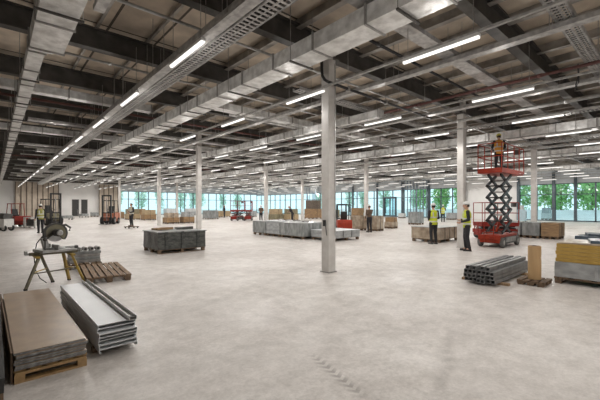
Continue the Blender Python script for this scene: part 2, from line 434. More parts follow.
# back wall (y = UB), seen from left to right
bw = MB()
bw.box(V0, 9.55, UB, UB + .25, 0, DECK); bw.box(11.8, 16.4, UB, UB + .25, 0, DECK); bw.box(9.55, 11.8, UB, UB + .25, 2.75, DECK)
bw.box(10.57, 10.85, UB, UB + .25, 0, 2.75)
structure(obj('wall_back', bw, 'plaster'), 'white plastered back wall with two dark doors', 'wall')
for n, (a, b) in enumerate(((9.55, 10.57), (10.85, 11.8))):
    t = bpy.data.objects.new(f'door_{n+1}', None); COL.objects.link(t)
    structure(t, ('dark door in the white back wall, farther from the orange forklift', 'dark door in the white back wall, closer to the orange forklift')[n], 'door')
    obj('door_leaf', MB().box(a + .05, b - .05, UB + .06, UB + .11, 0, 2.7), 'door_dark', t)
    fr = MB().box(a, a + .05, UB - .02, UB + .15, 0, 2.75).box(b - .05, b, UB - .02, UB + .15, 0, 2.75).box(a, b, UB - .02, UB + .15, 2.7, 2.75)
    obj('door_frame', fr, 'galv_mat', t)
    obj('door_handle', MB().tube([(b - .15, UB + .02, 1.05), (b - .28, UB + .02, 1.05)], .012, 6).tube([(b - .15, UB + .06, 1.05), (b - .15, UB + .02, 1.05)], .01, 6), 'galv', t)
structure(obj('wall_partition', MB().box(2.4, 7.7, UB - .5, UB - .42, 0, 5.3), 'plaster_board'), 'beige boarded partition with dark studs behind the red machine', 'wall')
structure(obj('wall_partition', MB().box(13.4, 16.3, UB - .5, UB - .42, 0, 5.3), 'plaster_board'), 'beige boarded partition with dark studs behind the orange forklift', 'wall')
ns = 0
for (a, b, lab) in ((2.4, 7.7, 'behind the red machine'), (13.4, 16.3, 'behind the orange forklift')):
    n = int((b - a) / .66)
    for k in range(n + 1):
        x = a + (b - a) * k / n
        structure(obj('wall_stud', MB().box(x - .05, x + .05, UB - .6, UB - .5, 0, 5.3), 'stud_dark'), f'dark upright stud of the beige partition {lab}, {nth(k)} along', 'wall stud')
nb = 17; w = (VR - 16.4) / nb
for k in range(nb): window('x', 16.4 + k * w, 16.4 + (k + 1) * w, 4.3)
structure(obj('wall_back_spandrel', MB().box(16.4, VR, UB - .05, UB + .2, 4.3, DECK), 'spandrel'), 'grey spandrel band over the back glazing', 'wall')
# right wall (x = VR)
rw = MB(); rw.box(VR, VR + .25, 13.1, 19.4, 0, DECK)
structure(obj('wall_right', rw, 'plaster'), 'blank white wall behind the raised scissor lift', 'wall')
rs = MB().box(VR - .05, VR + .2, U0, 13.1, 4.1, DECK).box(VR - .05, VR + .2, 19.4, UB, 4.1, DECK)
structure(obj('wall_right_spandrel', rs, 'spandrel'), 'grey spandrel band over the side glazing', 'wall')
def bays(a, b, w=1.75):
    n = max(1, round((b - a) / w)); d = (b - a) / n
    for k in reversed(range(n)): window('y', a + k * d, a + (k + 1) * d)
bays(28.5, UB); bays(24.2, 28.5); bays(19.4, 24.2); bays(U0, 13.1)
for k, y in enumerate((9.8, 7.9, 13.2, 19.3, 24.3, 28.4, 33, 38)):
    trim(MB().box(VR - .32, VR - .1, y - .13, y + .13, 0, 5.3), 'mullion', f'dark upright post in front of the side glazing, {nth(k)} listed')
for k in range(9):
    y = 24.4 + k * .5
    structure(obj('wall_stud', MB().box(VR - .62, VR - .52, y - .05, y + .05, 0, 5.3), 'stud_metal'), f'bluish metal stud of the open partition by the side glazing, {nth(k)} along', 'wall stud')
for k in range(7):
    y = 43.0 + k * .8
    structure(obj('wall_stud', MB().box(VR - 1.9, VR - 1.8, y - .04, y + .04, 0, 5.0), 'stud_metal'), f'distant metal stud near the far corner of the glazing, {nth(k)} along', 'wall stud')
trim(MB().box(VR - .64, VR - .5, 24.3, 28.5, 2.5, 2.56), 'stud_metal', 'horizontal rail of the bluish metal stud partition')

t = bpy.data.objects.new('door_3', None); COL.objects.link(t)
structure(t, 'dark framed glazed entrance door left of the bluish metal studs', 'door')
obj('door_frame', MB().box(VR - .4, VR - .1, 29.5, 29.65, 0, 3.05).box(VR - .4, VR - .1, 31.55, 31.7, 0, 3.05).box(VR - .4, VR - .1, 29.5, 31.7, 2.9, 3.05), 'mullion', t)
for a, b in ((29.68, 30.56), (30.64, 31.52)):
    lf = obj('door_leaf', MB().box(VR - .28, VR - .22, a, a + .09, .02, 2.88).box(VR - .28, VR - .22, b - .09, b, .02, 2.88).box(VR - .28, VR - .22, a, b, .02, .22).box(VR - .28, VR - .22, a, b, 2.78, 2.88), 'mullion', t)
    obj('door_pane', MB().box(VR - .255, VR - .245, a + .09, b - .09, .22, 2.78), 'glass', lf)
# ---- outside
structure(obj('exterior_ground', MB().box(VR + .3, 140, -40, 160, -.3, -.05).box(-60, VR + .3, UB + .3, 160, -.3, -.05), 'paving'), 'pale paving outside the glazing', 'ground')
tag(obj('garden_wall', MB().box(56, 56.3, -6, 34, -.05, 1.05).box(55.95, 56.35, -6, 34, 1.05, 1.12), 'garden_wall'), 'low white wall outside the right windows', 'garden wall', None, 'structure')
def crown(n, seed, R0=1.9, H=5.6, z0=1.6, leaf=.34):
    r = random.Random(seed); mb = MB()
    blobs = [(Vector((r.uniform(-.45, .45), r.uniform(-.45, .45), z0 + H * (i + .6) / 9)), r.uniform(.85, 1.2) * R0 * .62) for i in range(9)]
    for i in range(n):
        c, br = r.choice(blobs)
        d = Vector((r.gauss(0, 1), r.gauss(0, 1), r.gauss(0, 1))).normalized()
        p = c + d * br * r.uniform(.7, 1.0)
        a = Vector((r.gauss(0, 1), r.gauss(0, 1), r.gauss(0, 1))).normalized(); bq = a.orthogonal().normalized()
        s = leaf * r.uniform(.6, 1.2)
        mb.add([p - a * s * .6, p + bq * s * .35, p + a * s * .6, p - bq * s * .35], [(0, 1, 2, 3)])
    return mb
crowns = [crown(1500, 11 + i).mesh('crown', 'leaf') for i in range(3)]
crowns_p = [crown(1100, 31 + i).mesh('crown', 'leaf_mist') for i in range(2)]
def trunk_mb(seed):
    r = random.Random(seed); mb = MB()
    mb.tube([(0, 0, -.05), (.05, .02, 1.6), (-.03, .05, 3.4), (.02, 0, 5.6)], .16, 8, .05)
    for k in range(4):
        a = r.uniform(0, 6.28); z = 1.9 + k * .7
        mb.tube([(0, 0, z), (math.cos(a) * .6, math.sin(a) * .6, z + .7), (math.cos(a) * 1.1, math.sin(a) * 1.1, z + 1.1)], .06, 6, .02)
    return mb
trunks = [trunk_mb(i).mesh('trunk', 'bark', True) for i in range(3)]
def tree(i, x, y, lab, pale=False, s=1.0):
    t = thing('tree', lab, 'tree', (x, y, -.05), R.uniform(0, 6.28), 'trees outside the windows')
    t.scale = (s, s, s * R.uniform(.95, 1.15))
    mk('trunk', trunks[i % 3], t); mk('crown', (crowns_p if pale else crowns)[i % (2 if pale else 3)], t)
ti = 0
for k in range(11):
    tree(ti, 60.0 + R.uniform(-.15, .15), -2.0 + k * 3.5, f'bright green tree outside the side windows, {nth(k)} from the right edge', s=R.uniform(.93, 1.0)); ti += 1
for k in range(9):
    tree(ti, 64.6 + R.uniform(-.2, .2), -3.5 + k * 4.4, f'green tree in the second line outside, {nth(k)} from the right edge', s=R.uniform(1.15, 1.22)); ti += 1
for k in range(10):
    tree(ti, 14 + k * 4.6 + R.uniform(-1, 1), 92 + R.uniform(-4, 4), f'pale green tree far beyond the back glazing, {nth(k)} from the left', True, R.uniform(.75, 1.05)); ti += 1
for k in range(5):
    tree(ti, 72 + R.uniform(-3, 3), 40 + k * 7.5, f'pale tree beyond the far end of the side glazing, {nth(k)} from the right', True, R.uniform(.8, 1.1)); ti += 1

# ================================================================ CEILING SERVICES
def rods(t, pts, z0, z1=5.85, limit=12):
    mb = None
    for p in pts[:limit]:
        obj('hanger_rod', MB().tube([(p[0], p[1], z0), (p[0], p[1], z1)], .007, 5), 'galv_mat', t)
def duct_y(x0, x1, z0, z1, y0, y1, lab, step=1.25):
    t = thing('air_duct', lab, 'air duct', (0, y0, 0), 0, 'silver air ducts')
    mb = MB(); n = max(1, round((y1 - y0) / step))
    obj('duct_body', mb.box(x0, x1, 0, y1 - y0, z0, z1), 'duct', t)
    fm = MB().box(x0 - .025, x1 + .025, -.018, .018, z0 - .025, z1 + .025).mesh('flange', 'galv_mat')
    for k in range(min(n + 1, 60)): mk('flange', fm, t, (0, (y1 - y0) * k / n, 0))
    br = MB().box(x0 - .06, x1 + .06, -.02, .02, z0 - .06, z0 - .027).mesh('bracket', 'steel_dark')
    for k in range(min(int((y1 - y0) / 2.5), 12)):
        yy = 1.9 + k * 2.5; mk('bracket', br, t, (0, yy, 0))
        for x in (x0 - .045, x1 + .045): obj('hanger_rod', MB().tube([(x, yy, z0 - .06), (x, yy, 5.86)], .008, 5), 'galv_mat', t)
    return t
def duct_x(y0, y1, z0, z1, x0, x1, lab, step=1.25):
    t = thing('air_duct', lab, 'air duct', (x0, 0, 0), 0, 'silver air ducts')
    n = max(1, round((x1 - x0) / step))
    obj('duct_body', MB().box(0, x1 - x0, y0, y1, z0, z1), 'duct', t)
    fm = MB().box(-.018, .018, y0 - .025, y1 + .025, z0 - .025, z1 + .025).mesh('flange', 'galv_mat')
    for k in range(min(n + 1, 60)): mk('flange', fm, t, ((x1 - x0) * k / n, 0, 0))
    return t
def tray(axis, c, w, z, a, b, lab, ladder=True, cables=3):
    """ladder tray: two side rails, rungs and the cables laid in it; axis is the way it runs"""
    t = thing('cable_tray', lab, 'cable tray', (0, 0, 0), 0, 'overhead cable trays')
    def bx(p0, p1, q0, q1, z0, z1, mb):
        return mb.box(q0, q1, p0, p1, z0, z1) if axis == 'y' else mb.box(p0, p1, q0, q1, z0, z1)
    for s in (-1, 1):
        q = c + s * w / 2
        mb = MB(); bx(a, b, q - .008, q + .008, z, z + .09, mb); bx(a, b, q - (.03 if s > 0 else 0), q + (.03 if s < 0 else 0), z, z + .008, mb)
        obj('side_rail', mb, 'tray', t)
    mb = MB()
    if ladder:
        pitch = .11; n = int((b - a) / pitch); qs = (c - w / 2, c - w / 2 + .03, c - .012, c + .012, c + w / 2 - .03, c + w / 2)
        vs, fs = [], []
        for k in range(n):
            for p in (a + k * pitch, a + k * pitch + .045):
                vs += [(q, p, z + .012) if axis == 'y' else (p, q, z + .012) for q in qs]
        for r_ in range(2 * n - 1):
            for j in range(5):
                if r_ % 2 == 0 or j != 1 and j != 3: fs.append((r_ * 6 + j, r_ * 6 + j + 1, r_ * 6 + 7 + j, r_ * 6 + 6 + j))
        mb.add(vs, fs)
        ro = obj('perforated_floor', mb, 'tray', t); sd = ro.modifiers.new('solid', 'SOLIDIFY'); sd.thickness = .008
    else:
        bx(a, b, c - w / 2, c + w / 2, z - .002, z + .006, mb); obj('tray_floor', mb, 'tray', t)
    for k in range(cables):
        q = c + w * (k - (cables - 1) / 2) * .22
        pts = []
        m = 24
        for i in range(m + 1):
            p = a + (b - a) * i / m; o = q + R.uniform(-.02, .02)
            pts.append((o, p, z + .045) if axis == 'y' else (p, o, z + .045))
        obj('cable', MB().tube(pts, .016, 5), 'cable', t)
    for k in range(9):
        p = a + 1.4 + k * 3.3
        if p > b: break
        for s in (-1, 1):
            q = c + s * (w / 2 + .012)
            obj('hanger_rod', MB().tube([(q, p, z), (q, p, 5.86)] if axis == 'y' else [(p, q, z), (p, q, 5.86)], .007, 5), 'galv_mat', t)
    return t
def pipe(axis, c, z, r, a, b, m, lab, cat='pipe', name='sprinkler_pipe'):
    t = thing(name, lab, cat, (0, 0, 0), 0, None)
    P = (lambda p, q, zz: (q, p, zz)) if axis == 'y' else (lambda p, q, zz: (p, q, zz))
    obj('pipe_run', MB().tube([P(a, c, z), P(b, c, z)], r, 10), m, t, smooth=True)
    n = int((b - a) / 3.3)
    for k in range(min(n, 18)):
        p = a + 1.2 + 3.3 * k
        obj('coupling', MB().tube([P(p - .05, c, z), P(p + .05, c, z)], r * 1.35, 10), m, t, smooth=True)
        if k < 9: obj('hanger_rod', MB().tube([P(p + .4, c, z), P(p + .4, c, 5.86)], .006, 5), 'galv_mat', t)
        if name == 'sprinkler_pipe' and k < 9: obj('sprinkler_head', MB().tube([P(p + 1.2, c, z), P(p + 1.2, c, z - .16)], .014, 6), 'galv_mat', t)
    return t
duct_y(.50, 1.02, 4.62, 4.95, 2.0, 8.15, 'wide foil duct at the left end of the ceiling closest to the viewer')
duct_y(.50, .76, 4.66, 4.90, 8.45, 62, 'narrow silver duct carrying on from the wide foil duct at left')
rd = MB(); rd.add([(.50, 8.15, 4.62), (1.02, 8.15, 4.62), (1.02, 8.15, 4.95), (.5, 8.15, 4.95), (.5, 8.45, 4.66), (.76, 8.45, 4.66), (.76, 8.45, 4.9), (.5, 8.45, 4.9)],
                  [(0, 1, 5, 4), (1, 2, 6, 5), (2, 3, 7, 6), (3, 0, 4, 7)])
tag(obj('duct_reducer', rd, 'duct'), 'tapered silver reducer joining the wide and narrow duct', 'duct fitting')
duct_y(4.58, 5.10, 4.65, 4.96, -4, 60, 'long bright silver duct running beside the closest column')
duct_y(16.85, 17.55, 4.60, 4.95, -4, 60, 'large silver duct over the raised scissor lift')
duct_y(9.75, 10.05, 4.68, 4.93, 7, 60, 'slim silver duct beside the red sprinkler pipe')
duct_y(24.6, 25.3, 4.6, 4.95, -2, 60, 'silver duct in the far half of the hall, beside the slim column')
duct_y(34.3, 34.9, 4.6, 4.95, 0, 60, 'farthest silver duct, close to the side glazing')
for k, (y, w, x0, x1) in enumerate(((13.0, .32, -2, 4.3), (10.9, .4, 5.6, 30), (20.0, .4, -2, 40), (27.0, .4, 2, 40), (35, .5, 2, 42), (43, .5, 2, 42), (51, .5, 2, 42))):
    duct_x(y, y + w, 5.08, 5.32, x0, x1, f'shallow silver cross duct passing above the long ducts, {nth(k)} away from the viewer')
tray('y', 1.28, .14, 4.82, 0, 6.4, 'narrow tray just right of the wide foil duct', False, 1)
tray('y', 2.80, .22, 4.62, 0, 62, 'solid grey tray above the left lamp row', False, 2)
tray('y', 3.14, .32, 4.64, -2, 40, 'perforated ladder tray beside the left lamp row', True, 3)
tray('y', 7.75, .20, 4.88, -3, 60, 'solid tray just past the closest column', False, 2)
tray('y', 11.6, .22, 4.86, -3, 60, 'solid tray between the closest column and the scissor lift', False, 2)
tray('y', 15.0, .30, 4.85, -3, 60, 'ladder tray over the column beside the workers', True, 3)
tray('y', 20.4, .40, 4.80, -3, 60, 'wide ladder tray beyond the raised scissor lift', True, 3)
tray('y', 22.4, .30, 4.80, -2, 60, 'ladder tray above the grey and brown pallets', False, 2)
tray('y', 28.5, .40, 4.80, 0, 60, 'ladder tray in the far part of the hall', False, 2)
tray('y', 37.5, .40, 4.80, 0, 60, 'farthest tray, close to the side glazing', False, 2)
tray('x', 1.48, .28, 5.02, 2, 44, 'ladder tray crossing the upper right corner with cables hanging', True, 4)
tray('x', 3.60, .30, 5.02, .0, 44, 'broad tray crossing above the long bright duct', False, 3)
tray('x', 7.6, .30, 5.02, 6.6, 44, 'cross tray just beyond the closest column', True, 3)
tray('x', 17.2, .35, 5.02, 1, 44, 'cross tray above the black wrapped stack', False, 3)
tray('x', 24.2, .35, 5.02, 1, 44, 'cross tray over the slim columns', False, 2)
pipe('y', 10.35, 4.95, .04, -2, 60, 'red_pipe', 'long red sprinkler pipe beside the slim silver duct')
pipe('x', 14.5, 5.22, .045, -2, 40, 'red_pipe', 'red sprinkler pipe crossing the left of the ceiling')
pipe('y', 18.5, 4.90, .04, -2, 60, 'red_pipe', 'red sprinkler pipe above the workers in hi-vis')
pipe('x', 31.5, 5.22, .045, 0, 42, 'red_pipe', 'red sprinkler pipe crossing the far ceiling')
pipe('y', 27, 4.95, .05, 2, 60, 'red_pipe', 'red sprinkler pipe over the far stacks')
pipe('x', 9.75, 5.26, .03, 1, 20, 'galv', 'thin galvanised conduit crossing beside the long duct', 'conduit', 'steel_conduit')
pipe('x', 6.6, 5.24, .03, -1, 20, 'galv', 'thin galvanised conduit crossing near the closest column', 'conduit', 'steel_conduit')
pipe('x', 4.6, 5.26, .035, 5.2, 30, 'cable', 'black pipe crossing behind the top of the closest column', 'pipe', 'black_pipe')
pipe('y', 5.62, 5.2, .05, -2, 50, 'cable', 'black pipe running alongside the long bright duct', 'pipe', 'black_pipe')
pipe('y', 13.2, 4.88, .06, -2, 50, 'galv', 'galvanised pipe over the column beside the workers', 'pipe', 'steel_pipe')
pipe('y', 21.5, 4.95, .07, -2, 50, 'galv', 'galvanised pipe over the raised scissor lift', 'pipe', 'steel_pipe')
t = thing('drain_pipe', 'black pipe with an elbow strapped across the closest column', 'pipe', (0, 0, 0))
obj('pipe_run', MB().tube([(6.0, 5.76, 4.64), (8.0, 5.76, 4.62), (11.0, 5.76, 4.60)], .035, 10), 'cable', t, smooth=True)
obj('elbow', MB().tube([(6.02, 5.76, 4.64), (5.90, 5.76, 4.66), (5.82, 5.76, 4.74), (5.80, 5.76, 4.9), (5.80, 5.76, 5.76)], .035, 10), 'cable', t, smooth=True)
for x in (6.75, 8.4, 10.6): obj('pipe_clamp', MB().box(x - .03, x + .03, 5.71, 5.81, 4.57, 4.69).tube([(x, 5.76, 4.69), (x, 5.76, 5.86)], .007, 5), 'galv_mat', t)
# dangling cable at the cross tray
n = 0
for y in (11.4, 15.2, 18.6, 21.9, 25.3, 28.9, 32.4, 37.1, 40.5, 46.2, 49.4, 54.8):
    pipe('x', y, 5.06, .045, (1.3 if n > 3 else 6.6), 42, 'galv' if n % 3 else 'duct', f'bright conduit crossing the ceiling beyond the closest column, {nth(n)} away from the viewer', 'conduit', 'steel_conduit'); n += 1
p = KP(578, 42)
tag(obj('hanging_cable', MB().tube([(p.x, p.y, 5.03), (p.x + .03, p.y, 4.75), (p.x - .04, p.y + .03, 4.55), (p.x + .02, p.y + .05, 4.45), (p.x + .08, p.y, 4.62), (p.x + .06, p.y, 5.03)], .014, 6), 'cable'), 'loop of loose black cable hanging from the upper right tray', 'cable')

# ---- lamps
HW = MB().box(-.04, .04, -.70, .70, .065, .11).box(-.03, .03, -.68, .68, .11, .125).mesh('housing', 'housing')
DF = MB().prism([(-.034, .066), (-.034, .04), (-.02, .026), (.02, .026), (.034, .04), (.034, .066)], -.69, .69).mesh('diffuser', 'lamp')
HG = MB().tube([(0, 0, .12), (0, 0, 1.2)], .006, 5).mesh('hanger_rod', 'galv_mat')
PL = bpy.data.lights.new('lamp_light', 'SPOT'); PL.spot_size = math.radians(172); PL.spot_blend = .35; PL.energy = LAMP_W; PL.color = (1.0, .962, .915); PL.shadow_soft_size = 0.0
PS = bpy.data.lights.new('ceiling_fill_light', 'POINT'); PS.energy = 10.5; PS.color = PL.color; PS.shadow_soft_size = 0.0  # extra point light added at each tube to brighten the ceiling
ROWS = [2.62 + 3.42 * i for i in range(13)]; ROWS[1] = 5.90
OFF = [0, .40, .55, .65, .5, .2, .6, .3, .5, .1, .4, .6, .2]
for i, x in enumerate(ROWS):
    tr = MB().box(x - .03, x + .03, -5, 64, 4.475, 4.515)
    tag(obj('lighting_trunking', tr, 'tray'), f'straight steel trunking that carries the {nth(i)} lamp row from the left', 'trunking', 'lamp trunking')
    n = 0
    for j in range(-2, 18):
        y = 2.55 + 3.53 * j + OFF[i]
        if not (seen(x, y, 4.3, 60) or (j < 3 and i < 3)): continue
        if i == 9 and 20 < y < 24: continue
        t = thing('pendant_tube_lamp', f'lit tube lamp, {nth(n)} from the viewer in the {nth(i)} lamp row from the left', 'ceiling lamp', (x, y, 4.35), 0, 'lit tube lamps'); n += 1
        mk('diffuser', DF, t); mk('housing', HW, t)
        lo = bpy.data.objects.new('lamp_light', PL); COL.objects.link(lo); lo.parent = t; lo.location = (0, .55 if i == 1 and j == 1 else 0, -.02)
        lo = bpy.data.objects.new('ceiling_fill_light', PS); COL.objects.link(lo); lo.parent = t; lo.location = (0, .55 if i == 1 and j == 1 else 0, -.04)
        mk('hanger_rod', HG, t, (0, -.6, 0)); mk('hanger_rod', HG, t, (0, .6, 0))

# ================================================================ PALLETS AND STACKS
def pallet(loc, L, W, lab, m='timber', rz=0, near=True, group='timber pallets', boards=7, H=.14):
    """L along x, W along y; boards lie along x"""
    if not near:
        mb = MB()
        for i in range(5):
            y = -W / 2 + W * (i + .5) / 5; mb.box(-L / 2, L / 2, y - W * .08, y + W * .08, H - .022, H)
        for x in (-L / 2 + .06, 0, L / 2 - .06):
            mb.box(x - .05, x + .05, -W / 2, W / 2, H - .044, H - .022)
            for y in (-W / 2 + .07, 0, W / 2 - .07): mb.box(x - .06, x + .06, y - .06, y + .06, .0, H - .044)
        return tag(obj('pallet', mb, m, None, (*loc, 0), rz), lab, 'pallet', group)
    t = thing('pallet', lab, 'pallet', (*loc, 0), rz, group)
    bw = W / boards * .78
    for i in range(boards):
        y = -W / 2 + bw / 2 + (W - bw) * i / (boards - 1)
        obj('deck_board', MB().box(-L / 2 + R.uniform(-.01, .01), L / 2 + R.uniform(-.01, .01), y - bw / 2, y + bw / 2, H - .022, H), m, t, bevel=.003)
    for x in (-L / 2 + .06, 0, L / 2 - .06):
        obj('stringer', MB().box(x - .05, x + .05, -W / 2, W / 2, H - .044, H - .022), m, t)
        for y in (-W / 2 + .07, 0, W / 2 - .07):
            obj('block', MB().box(x - .05, x + .05, y - .06, y + .06, .02, H - .044), m, t)
    for y in (-W / 2 + .07, 0, W / 2 - .07):
        obj('base_board', MB().box(-L / 2, L / 2, y - .05, y + .05, 0, .02), m, t)
    return t
def lumpy(x, y, z, n=4, amp=.012, seed=0):
    """box x by y by z centred on the base, with a slightly uneven wrapped surface"""
    bm = bmesh.new(); bmesh.ops.create_cube(bm, size=1)
    bmesh.ops.subdivide_edges(bm, edges=bm.edges[:], cuts=n, use_grid_fill=True)
    for v in bm.verts:
        c = v.co.copy(); q = Vector((c.x * x, c.y * y, (c.z + .5) * z))
        d = noise.noise_vector(q * 3.1 + Vector((seed, seed * 2, 0))) * amp
        v.co = q + Vector((d.x, d.y, d.z * (1 if c.z > -.49 else 0)))
    mb = MB(); mb.v = [tuple(v.co) for v in bm.verts]; bm.verts.index_update(); mb.f = [tuple(v.index for v in f.verts) for f in bm.faces]; bm.free()
    return mb
def pack(loc, z0, x, y, h, m, lab, cat='wrapped stack', name='wrapped_pack', rz=0, straps=2, top=None, group=None, seed=None, strap_m='cable'):
    t = thing(name, lab, cat, (*loc, z0), rz, group)
    obj('load', lumpy(x, y, h, 5, .012, seed or R.uniform(0, 50)), m, t, bevel=0)
    for k in range(straps):
        xx = x * ((k + 1) / (straps + 1) - .5)
        obj('strap', MB().box(xx - .012, xx + .012, -y / 2 - .014, y / 2 + .014, .01, h + .014), strap_m, t)
    if top: obj('top_sheet', lumpy(x * 1.015, y * 1.015, .02, 4, .006, 3), top, t, (0, 0, h + .004))
    return t

# --- dark stack cut by the left edge
pallet((-.33, 4.85), .8, 2.3, 'dark pallet under the black stack at the left edge', 'timber_dark', group='weathered pallets')
pack((-.33, 4.85), .14, .8, 2.35, .12, 'wrap_dark', 'low black wrapped stack cut off by the left edge', straps=1)

# --- chipboard panels on the near left pallet
A0, A1 = Vector((.435, 4.14)), Vector((.48, 7.03))
ca = Vector((.41, 5.58)); rzA = .015
t = thing('pallet', 'pale timber pallet under the brown board stack at left', 'pallet', (ca.x, ca.y, 0), rzA, 'timber pallets')
for x in (-.25, -.125, 0, .125, .25): obj('deck_board', MB().box(x - .045, x + .045, -1.42, 1.42, .1, .12), 'timber_yellow', t)
for y in (-1.41, -.7, 0, .7, 1.40):
    for x in (-.25, .25): obj('block', MB().box(x - .04, x + .04, y - .04, y + .04, .02, .075), 'timber_yellow', t)
    obj('stringer', MB().box(-.285, .285, y - .04, y + .04, .075, .1), 'timber_yellow', t)
for y in (-1.41, 0, 1.41): obj('base_board', MB().box(-.29, .29, y - .04, y + .04, 0, .02), 'timber_yellow', t)
zz = .12
na = 7
for k in range(na):
    th = .024
    jx, jy = R.uniform(-.012, .012), R.uniform(-.03, .03)
    lab = f'grey-edged board in the brown-topped stack at left, {nth(na-1-k)} from the top' if k < na - 1 else 'topmost brown board with shiny film on the left stack'
    t = thing('chipboard_panel', lab, 'board', (ca.x + jx, ca.y + jy, zz), rzA + R.uniform(-.006, .006), 'boards of the brown-topped stack')
    obj('panel_core', MB().box(-.285, .285, -1.45, 1.45, 0, th - .004), 'panel_edge', t, bevel=.002)
    obj('panel_face', MB().box(-.286, .286, -1.451, 1.451, th - .004, th), 'chip', t)
    zz += th + .001
tag(obj('edge_board', MB().box(-.007, .007, -1.45, 1.45, .0, .29), 'timber_dark', None, (ca.x - .308, ca.y + .02, .0), rzA), 'long brown board on edge along the left side of the brown-topped stack', 'board')

# --- white folded sheet profiles
cb = Vector((1.03, 5.58)); rzB = .012
for y in (-1.1, 0, 1.1):
    tag(obj('timber_bearer', MB().box(-.2, .2, -.035, .035, 0, .05), 'timber_dark', None, (cb.x, cb.y + y, 0), rzB), ('timber bearer under the near end of the white profiles', 'timber bearer under the middle of the white profiles', 'timber bearer under the far end of the white profiles')[int((y + 1.1) / 1.1)], 'timber bearer', 'bearers of the white profiles')
zz = .05; nbp = 7
def cprof(w, h, th, lip=.022, down=True):
    s = -1 if down else 1
    o = [(-w, 0), (w, 0), (w, s * h), (w - lip, s * h), (w - lip, s * (h - th)), (w - th, s * (h - th)), (w - th, s * th), (-w + th, s * th), (-w + th, s * (h - th)), (-w + lip, s * (h - th)), (-w + lip, s * h), (-w, s * h)]
    return o
for k in range(nbp):
    h = .040
    t = thing('sheet_profile', f'white folded metal profile beside the brown boards, {nth(nbp-1-k)} from the top', 'metal profile', (cb.x + R.uniform(-.008, .008), cb.y + R.uniform(-.05, .05), zz + h), rzB + R.uniform(-.006, .006), 'white folded metal profiles')
    obj('profile_tray', MB().prism(cprof(.195, h, .006), -1.3, 1.3), 'white_sheet', t)
    obj('inner_fold', MB().prism([(-.188, -.007), (.188, -.007), (.188, -.016), (-.188, -.016)], -1.285, 1.285), 'galv_mat', t)
    zz += h + .001
t = thing('edge_channel', 'long galvanised channel lying on the right edge of the white profiles', 'metal profile', (cb.x + .155, cb.y + .0, zz), rzB)
obj('channel_body', MB().prism([(-.04, 0), (.04, 0), (.04, .05), (.034, .05), (.034, .006), (-.034, .006), (-.034, .05), (-.04, .05)], -1.33, 1.33), 'galv', t)
obj('end_bracket', MB().box(-.033, .033, -1.32, -1.27, .007, .035), 'steel_dark', t)

# --- saw on its stand
st = thing('saw_stand', 'folding stand with worn yellow legs under the mitre saw', 'saw stand', (.95, 8.88, 0), .05)
obj('top_rail', MB().box(-.42, .42, -.05, .05, .64, .70), 'olive_metal', st, bevel=.008)
for s in (-1, 1):
    obj('cross_member', MB().box(s * .3 - .04, s * .3 + .04, -.26, .26, .60, .64), 'yellow_paint', st, bevel=.006)
    for q in (-1, 1):
        fx = s * .50 if q < 0 else (.02 if s < 0 else .32)
        lg = obj('leg', MB().bar((s * .28 if q < 0 else s * .2, q * .2, .62), (fx, q * .27, .015), .055, .04), 'olive_metal' if s < 0 else 'yellow_paint', st)
        obj('rubber_foot', MB().box(fx - .03, fx + .03, q * .27 - .03, q * .27 + .03, 0, .03), 'rubber', lg)
    obj('leg_brace', MB().bar((s * .385, -.235, .32), (.09 * (s < 0) * -1 + .26 * (s > 0), .235, .32), .02), 'yellow_paint', st)
obj('side_brace', MB().bar((-.38, -.21, .30), (.38, -.21, .34), .02), 'olive_metal', st)
for s in (-1, 1):
    ex = obj('extension_arm', MB().tube([(s * .38, 0, .67), (s * .47, 0, .67)], .02, 8), 'galv_mat', st)
    obj('work_support', MB().box(s * .47 - .02, s * .47 + .02, -.10, .10, .66, .74), 'saw_grey', ex)
sw = thing('mitre_saw', 'mitre saw with round blade guard standing on the yellow-legged stand', 'mitre saw', (.95, 8.86, .70), PI / 2 + .25)
sw.scale = (1.14, 1.14, 1.14)
obj('base_casting', MB().box(-.22, .22, -.22, .26, 0, .05).box(-.20, -.12, -.30, -.22, 0, .04).box(.12, .20, -.30, -.22, 0, .04), 'saw_grey', sw, bevel=.01)
tb = obj('turntable', MB().lathe([(.17, .05), (.17, .075)], 28, 'Z').box(-.05, .05, -.32, 0, .03, .075), 'saw_grey', sw, bevel=.004)
obj('mitre_knob', MB().lathe([(.025, 0), (.03, .03), (.022, .07)], 12, 'Y', (0, -.40, .05)), 'saw_dark', tb)
for s in (-1, 1): obj('fence', MB().box(min(s * .04, s * .31), max(s * .04, s * .24), .03, .055, .05, .14), 'saw_grey', sw, bevel=.006)
obj('hinge_post', MB().bar((0, .12, .06), (0, .17, .26), .09, .08), 'saw_grey', sw)
arm = obj('saw_arm', MB().bar((0, .17, .24), (0, .02, .36), .07, .08), 'saw_dark', sw)
def half_disc(r, x0, x1, a0, a1, c, n=22, r0=0.0):
    prof = [(c[0] + r * math.cos(a0 + (a1 - a0) * i / n), c[1] + r * math.sin(a0 + (a1 - a0) * i / n)) for i in range(n + 1)]
    prof += [(c[0] + (r0) * math.cos(a1 + (a0 - a1) * i / n), c[1] + r0 * math.sin(a1 + (a0 - a1) * i / n)) for i in range(n + 1)] if r0 else [tuple(c)]
    return MB().prism(prof, x0, x1, 'X')
obj('blade_guard', half_disc(.185, -.035, .03, -.55, PI + .75, (-.02, .33), r0=.06), 'olive_metal', sw, bevel=.006)
obj('guard_rim', half_disc(.192, -.04, .035, -.5, PI + .7, (-.02, .33), r0=.165), 'saw_dark', sw)
obj('saw_blade', MB().lathe([(.155, -.0015), (.155, .0015)], 40, 'X', (-.005, -.02, .33)), 'blade', sw)
mo = obj('motor', MB().lathe([(.05, -.04), (.065, -.06), (.065, -.19), (.05, -.22)], 18, 'X', (0, -.01, .345)), 'saw_dark', sw)
